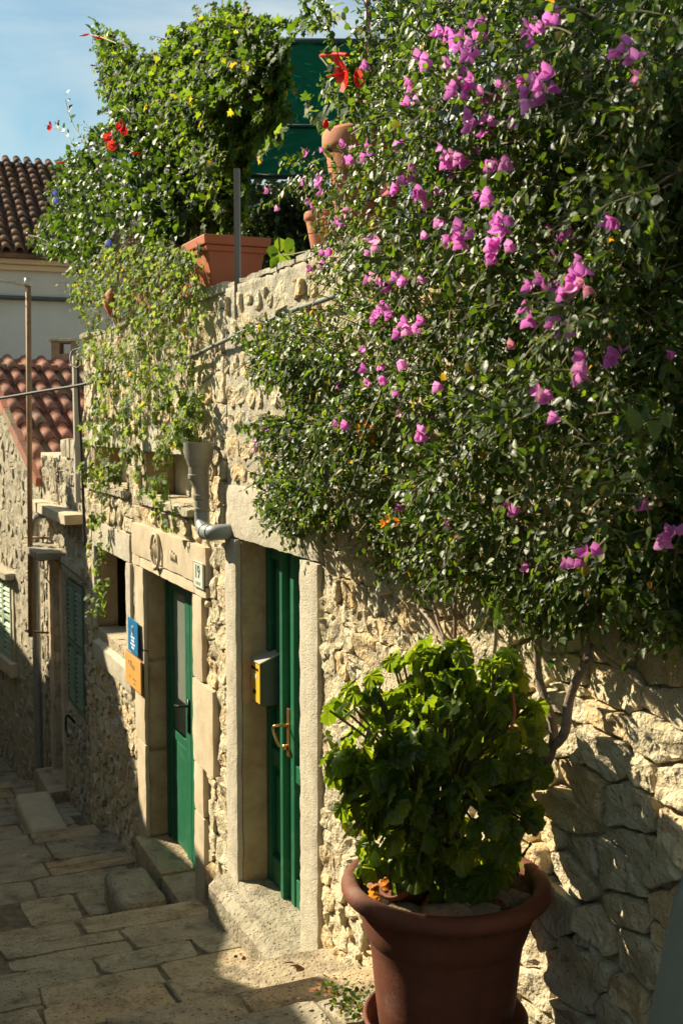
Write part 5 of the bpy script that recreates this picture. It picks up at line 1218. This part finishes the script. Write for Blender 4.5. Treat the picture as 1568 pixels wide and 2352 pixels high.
# --- vine heaped over the terrace rail
def generic(name, poly, n, offr, ls, tpls, m, label, cat, seed, root, nl=(4, 7), droop=.6, nsingle=220, clump=(.012, -.35), length=(.08, .2), extra=None, plane=A, outn=None, edge=120, bulge=1.0, dens=None):
    rg = random.Random(seed); pl = thing(name, root, label, cat); leaves = []; tw = MB(); k = 0; on = outn or plane.n
    while k < n:
        x, y = px_sample(poly, rg)
        if noise.noise(Vector((x*clump[0], y*clump[0], seed))) < clump[1]: 
            if rg.random() < .8: continue
        if dens and rg.random() > dens(x, y): continue
        ed = min(1, edge_dist(poly, x, y)/edge); nf = .6+.5*noise.noise(Vector((x*.012, y*.012, seed+.5)))
        lo, hi = offr; off = lo+(hi-lo)*(.5+(rg.random()**.6-.5)*ed*bulge*max(.3, nf*1.3)); p = plane.PT(x, y, off)
        up = 1-droop
        d = on*rg.uniform(0, 1)+plane.u*rg.uniform(-1, 1)+Vector((0, 0, rg.uniform(-1, 1)*.7+up-.4))
        sprig(p, d, rg.uniform(*length), rg.randint(*nl), ls, rg, on, tw, len(tpls), leaves, .5+off, droop); k += 1
    if extra: extra(pl, leaves, tw, rg)
    dress(pl, leaves, tpls, m, rg, nsingle); tw.build('twigs', 'twig_green', pl, kind='stuff'); return pl, rg
lv_l = [leaf_lobed(wav=.05), leaf_lobed(wav=.10), leaf_lobed(wav=-.07)]
poly_v = [(228, 100), (258, 62), (300, 100), (352, 125), (398, 108), (405, 70), (470, 42), (500, 25), (545, 12), (600, 35), (640, 70), (652, 105), (668, 130), (655, 190), (668, 240), (640, 285), (600, 300), (578, 350), (565, 420), (560, 500), (470, 530), (400, 500), (330, 330), (270, 260), (240, 200), (240, 130)]
def vx(pl, leaves, tw, rg):
    for (x0, y0, x1, y1) in ((640, 110, 712, 20), (690, 70, 760, 40), (250, 120, 228, 60), (700, 230, 760, 300), (470, 500, 455, 560), (590, 360, 640, 300)):
        a_, b_ = A.PT(x0, y0, -.1), A.PT(x1, y1, .0)
        for i in range(8): sprig(a_.lerp(b_, i/7), (b_-a_).normalized()+Vector((0, 0, rg.uniform(-.7, .2))), .08, 3, .055, rg, A.n, tw, 3, leaves, .6, .6)
    for px in ([(546, 560), (545, 450), (530, 330), (520, 200)], [(480, 530), (500, 420), (470, 300), (440, 200)], [(420, 540), (400, 420), (350, 300)]):
        pts = smoothpath([A.PT(x, y, -.25) for x, y in px], 5); MB().tube(pts, [.016*(1-.5*i/len(pts)) for i in range(len(pts))], 7).build('stem', 'bark', pl, True)
vine, rg = generic('grape_vine', poly_v, 2100, (-.75, .10), .068, lv_l, 'leaf_vine', 'tall heap of lobed vine leaves climbing over the terrace rail against the sky', 'climbing plant', 201, A.P(7.6, -.2, WT+.2), droop=.75, extra=vx, clump=(.013, -.5), nl=(5, 8))
# --- hibiscus
lv_h = [leaf_ovate(.40, .10, .14), leaf_ovate(.36, .16, .22), leaf_ovate(.44, .06, .05)]
poly_h = [(150, 385), (165, 340), (200, 350), (215, 310), (260, 290), (300, 250), (330, 290), (380, 330), (430, 420), (450, 520), (430, 600), (340, 600), (260, 560), (240, 620), (185, 650), (160, 600), (110, 590), (72, 545), (100, 520), (125, 490), (118, 440), (140, 410)]
def pet(seed):
    rg = random.Random(seed); V = []; Fc = []
    for b in range(5):
        n = len(V); R = Matrix.Rotation(2*pi*b/5, 3, 'Z') @ Matrix.Rotation(radians(30), 3, 'X')
        g = [(0, 0, 0)]+[(x*.42*w_, y, .05*sin(9*x+seed)+.04*y) for y, w_ in ((.35, .5), (.7, 1.0), (1.0, .75)) for x in (-1, -.4, .4, 1)]
        V += [tuple(R @ Vector(p)) for p in g]; Fc += [(n, n+1+k, n+2+k) for k in range(3)]+[(n+1+4*r+k, n+2+4*r+k, n+6+4*r+k, n+5+4*r+k) for r in range(2) for k in range(3)]
    V2 = MB().tube([(0, 0, 0), (0, 0, 1.15)], .04, 5); n = len(V); V += V2.v; Fc += [tuple(i+n for i in f) for f in V2.f]
    return np.array(V), Fc
def hx(pl, leaves, tw, rg):
    for px in ([(200, 330), (175, 300), (160, 265), (150, 228)], [(175, 350), (160, 320), (140, 300), (124, 292)], [(270, 100), (250, 92), (232, 85), (205, 78)], [(160, 380), (145, 372)], [(120, 560), (90, 545), (66, 540)], [(240, 330), (256, 318)], [(290, 300), (300, 260), (285, 245)]):
        pts = smoothpath([A.PT(x, y, .08) for x, y in px], 4); tw.tube(pts, .005, 5, cap=False)
        for q in pts[::2]: sprig(q, Vector((rg.uniform(-.5, .5), 0, .8)), .05, 2, .066, rg, A.n, None, 3, leaves, 1.0, .1)
    fm = tmesh('flower', pet(1), 'petal_red')
    for (x, y, dx, s) in ((120, 293, (-.75, -.5, .15), .062), (252, 318, (-.3, -.8, .2), .052), (256, 335, (.4, -.9, -.1), .045), (280, 292, (-.5, -.6, .2), .05), (282, 302, (.6, -.6, .0), .04)):
        n2 = Vector(dx).normalized(); inst('flower', fm, mat_from(A.PT(x, y, .16), n2.orthogonal(), n2, s), pl)
    for (x, y, ang_) in ((205, 78, -.2), (235, 90, .1), (150, 373, -.1), (325, 355, .1)):
        p = A.PT(x, y, .1); MB().tube([p, p+Vector((-.03, -.01, ang_*.06)), p+Vector((-.075, -.03, ang_*.13))], [.005, .009, .003], 6).build('flower_bud', 'petal_red', pl, True)
hib, rg = generic('hibiscus', poly_h, 1000, (-.35, .16), .074, lv_h, 'leaf_hibiscus', 'glossy hibiscus bush with red flowers leaning out at the far left of the terrace', 'shrub', 301, A.P(10.2, -.15, WT), droop=.35, extra=hx, clump=(.014, -.6))
# second hibiscus behind the large pot
def hx2(pl, leaves, tw, rg):
    n2 = Vector((-.93, -.2, -.25)).normalized(); fm = tmesh('flower', pet(2), 'petal_red')
    inst('flower', fm, mat_from(A.PT(800, 165, .10), n2.orthogonal(), n2, .085), pl); inst('flower', fm, mat_from(A.PT(812, 182, .10), Vector((0, 0, -1)), Vector((.8, -.4, -.4)).normalized(), .05), pl)
    pts = smoothpath([A.PT(x, y, .05) for x, y in ((735, 128), (765, 124), (800, 126))], 4); MB().tube(pts, [.006, .010]+[.009]*(len(pts)-3)+[.008], 6).build('flower_bud', 'petal_red', pl, True)
    p = A.PT(748, 284, .05); MB().lathe(p, [(.0, -.02), (.012, -.015), (.014, 0), (.008, .016), (0, .02)], 10).build('flower_bud', 'petal_red', pl, True)
    for px in ([(850, 330), (820, 250), (790, 200), (735, 130)], [(850, 330), (800, 290), (750, 280)], [(860, 300), (850, 150), (800, 60), (755, 20)], [(750, 25), (720, 8), (690, -5)]):
        pts = smoothpath([A.PT(x, y, -.05) for x, y in px], 5); tw.tube(pts, .0045, 5, cap=False)
        for q in pts[2::2]: sprig(q, Vector((rg.uniform(-.6, .6), 0, .5)), .05, 2, .058, rg, A.n, None, 3, leaves, 1.0, .2)
hib2, rg = generic('hibiscus', [(800, 260), (770, 210), (790, 150), (830, 180), (870, 60), (900, 120), (890, 250), (840, 260)], 70, (-.30, .10), .055, lv_h, 'leaf_vine', 'sparse hibiscus with one ragged scarlet flower growing from the large terracotta pot', 'shrub', 311, A.P(4.9, -.17, WT+.4), droop=.4, extra=hx2, clump=(.02, -.6), nsingle=150)
# blue morning glory dots belong to the ivy
lv_i = [leaf_lobed(wav=.04), leaf_ovate(.42, .08, .1), leaf_lobed(wav=.09)]
poly_i = [(168, 640), (240, 560), (330, 560), (400, 540), (455, 600), (462, 690), (470, 760), (430, 830), (455, 900), (430, 1000), (385, 960), (370, 860), (330, 830), (320, 1010), (290, 980), (280, 860), (262, 980), (225, 960), (215, 840), (190, 780), (175, 720)]
def ix(pl, leaves, tw, rg):
    for px, k_, w_ in (([(235, 830), (245, 950), (240, 1060), (235, 1150), (232, 1240), (238, 1320), (232, 1400)], 115, 12), ([(262, 850), (262, 960), (258, 1060), (268, 1090)], 50, 10), ([(300, 830), (308, 920), (312, 1010), (325, 1060), (350, 1120)], 48, 8), ([(345, 820), (342, 900), (340, 1000)], 18, 6), ([(395, 830), (390, 930), (392, 1010), (385, 1090), (398, 1190)], 55, 9), ([(440, 820), (430, 900), (438, 980), (425, 990)], 50, 10), ([(215, 950), (212, 1060), (215, 1090)], 22, 6), ([(440, 900), (455, 940), (465, 900)], 20, 8)):
        pts = smoothpath([A.PT(x, y, .07) for x, y in px], 6); tw.tube(pts, .003, 4, cap=False); n_ = len(pts)
        for i in range(k_):
            q = pts[min(n_-1, int(rg.random()*n_))]+A.u*rg.gauss(0, w_*.0045)+A.n*rg.uniform(-.03, .10)+Vector((0, 0, rg.gauss(0, .03)))
            sprig(q, Vector((rg.uniform(-1, 1), rg.uniform(-1, 0), -.7)), .06, 4, .058, rg, A.n, None, 3, leaves, .8, .9)
    bmn = tmesh('flower', pet(3), 'petal_blue')
    for (x, y) in ((130, 445), (133, 462), (254, 560)): inst('flower', bmn, mat_from(A.PT(x, y, .2), Vector((0, 0, 1)), Vector((-.3, -.8, .3)), .035), pl)
    rs = MB()
    for i in range(90):
        x, y = rg.uniform(260, 320), rg.uniform(520, 640); p = A.PT(x, y, .08); rs.tube([p, p+Vector((rg.uniform(-.03, .03), 0, -.12)), p+Vector((rg.uniform(-.05, .05), 0, -.26))], .0022, 3, cap=False)
    rs.build('dry_roots', 'dry_leaf', pl, kind='stuff')
    for i in range(22):
        x = rg.uniform(240, 470); y0 = rg.uniform(650, 820); a_ = A.PT(x, y0, .05); tw.tube([a_, a_+Vector((rg.uniform(-.03, .03), 0, -.3)), a_+Vector((rg.uniform(-.03, .03), 0, -rg.uniform(.5, .9)))], .0025, 3, cap=False)
ivy, rg = generic('trailing_ivy', poly_i, 560, (.01, .16), .048, lv_i, 'leaf_ivy', 'pale green trailing ivy curtain hanging down the far facade past niches and window', 'climbing plant', 401, A.P(9.4, .05, WT), droop=1.0, extra=ix, clump=(.016, -.22), nsingle=280, dens=lambda x, y: 1 if y < 680 else (.40 if y < 800 else .22))
# hedge behind the terrace
rgh = random.Random(77); hed = thing('hedge', at(660, 640, 9), 'dark clipped hedge behind the orange planter and below the green netting', 'hedge'); leaves = []
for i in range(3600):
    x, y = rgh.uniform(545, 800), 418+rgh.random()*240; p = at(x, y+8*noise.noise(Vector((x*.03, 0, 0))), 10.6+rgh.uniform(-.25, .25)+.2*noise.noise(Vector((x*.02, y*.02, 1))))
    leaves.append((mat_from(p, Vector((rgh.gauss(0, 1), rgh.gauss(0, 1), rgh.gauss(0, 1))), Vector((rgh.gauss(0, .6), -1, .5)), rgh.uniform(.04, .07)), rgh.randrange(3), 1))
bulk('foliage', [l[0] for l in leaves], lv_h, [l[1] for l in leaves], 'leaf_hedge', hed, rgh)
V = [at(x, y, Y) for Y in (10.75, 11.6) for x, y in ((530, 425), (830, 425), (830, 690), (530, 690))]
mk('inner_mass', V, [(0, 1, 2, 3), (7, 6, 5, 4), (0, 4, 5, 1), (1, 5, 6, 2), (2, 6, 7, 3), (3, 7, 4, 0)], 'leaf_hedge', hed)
# climber sprig on the wall edge by the hedge
sp_l = []; tw = MB(); sg = thing('vine_sprig', A.PT(645, 600, -.05), 'single bright green sprig sticking up over the wall top between planter and pots', 'plant'); rgs = random.Random(5)
for (x, y) in ((640, 545), (630, 562), (655, 560), (650, 580), (640, 590), (628, 575), (660, 545)): sp_l.append((mat_from(A.PT(x, y, .0), Vector((rgs.uniform(-.5, .5), 0, -.6)), Vector((.2, -1, .5)), .075), rgs.randrange(3), 1))
tw.tube(smoothpath([A.PT(640, 545, 0), A.PT(645, 585, 0), A.PT(700, 578, .0), A.PT(735, 572, .05)], 4), .004, 5); dress(sg, sp_l, lv_h, 'leaf_vine', rgs, 50); tw.build('stem', 'twig_green', sg)
# ------------------------------------------------------------------ litter on the steps
rl = random.Random(8)
def litter(x, y, z, n, sprd, label, s=(.02, .045)):
    a_, o_ = ground_pt(x, y, z); t = thing('dead_leaf_litter', A.P(a_, o_, z), label, 'leaf litter')
    me = tmesh('dead_leaf', lv_h[0], 'dry_leaf')
    for i in range(n): inst('dead_leaf', me, mat_from(A.P(a_+rl.gauss(0, sprd), o_+rl.gauss(0, sprd), z+.012+rl.random()*.012), Vector((rl.gauss(0, 1), rl.gauss(0, 1), .2)), Vector((rl.gauss(0, .5), rl.gauss(0, .5), 1)), rl.uniform(*s)), t)
litter(745, 2292, -.09, 16, .035, 'little heap of curled dead leaves on the step left of the big pot')
litter(692, 2228, -.37, 3, .012, 'pair of dark red fallen leaves on the pitted step', (.05, .065))
litter(535, 2210, -.85, 6, .05, 'few brown leaves in the gutter at the foot of the green door step', (.015, .03))
a_, o_ = ground_pt(805, 2312, -.03); gt = thing('weed_tuft', A.P(a_, o_, -.05), 'small tuft of weeds sprouting beside the big pot saucer', 'weeds'); lf = []
for i in range(230):
    p = A.P(a_+rl.gauss(0, .07), o_+rl.gauss(0, .05), -.03+rl.random()*.04); lf.append((mat_from(p, Vector((rl.gauss(0, 1), rl.gauss(0, 1), .9)), Vector((0, 0, 1)), rl.uniform(.010, .024)), rl.randrange(3), 1))
bulk('foliage', [l[0] for l in lf], lv_h, [l[1] for l in lf], 'leaf_vine', gt, rl)
print('objects', len(bpy.data.objects))

rgt = random.Random(91); tb = A.P(7.6, 4.0, 4.2); ol = thing('added_shade_tree', tb, 'unseen tree added across the alley to dapple shade over the bougainvillea', 'tree'); lf = []  # invented tree outside the frame, placed to shade the upper right bougainvillea
MB().tube(smoothpath([tb+Vector((0, 0, -5)), tb, tb+Vector((.1, 0, .9)), tb+Vector((0, .2, 1.9))], 4), [.16]*9+[.12, .10, .08, .06], 8).build('trunk', 'bark', ol, True)
for i in range(650):
    v = Vector((rgt.gauss(0, 1), rgt.gauss(0, 1), rgt.gauss(0, 1))).normalized()*rgt.random()**.4; p = A.P(7.9, 4.0, 6.55)+A.u*v.x*1.15+A.n*v.y*.9+Vector((0, 0, v.z*1.0))
    if noise.noise(p*1.7) < -.12: continue
    lf.append((mat_from(p, Vector((rgt.gauss(0, 1), rgt.gauss(0, 1), rgt.gauss(0, 1))), Vector((rgt.gauss(0, 1), rgt.gauss(0, 1), 1)), rgt.uniform(.07, .13)), rgt.randrange(3), 1))
bulk('crown', [l[0] for l in lf], lv_h, [l[1] for l in lf], 'leaf_hedge', ol, rgt)
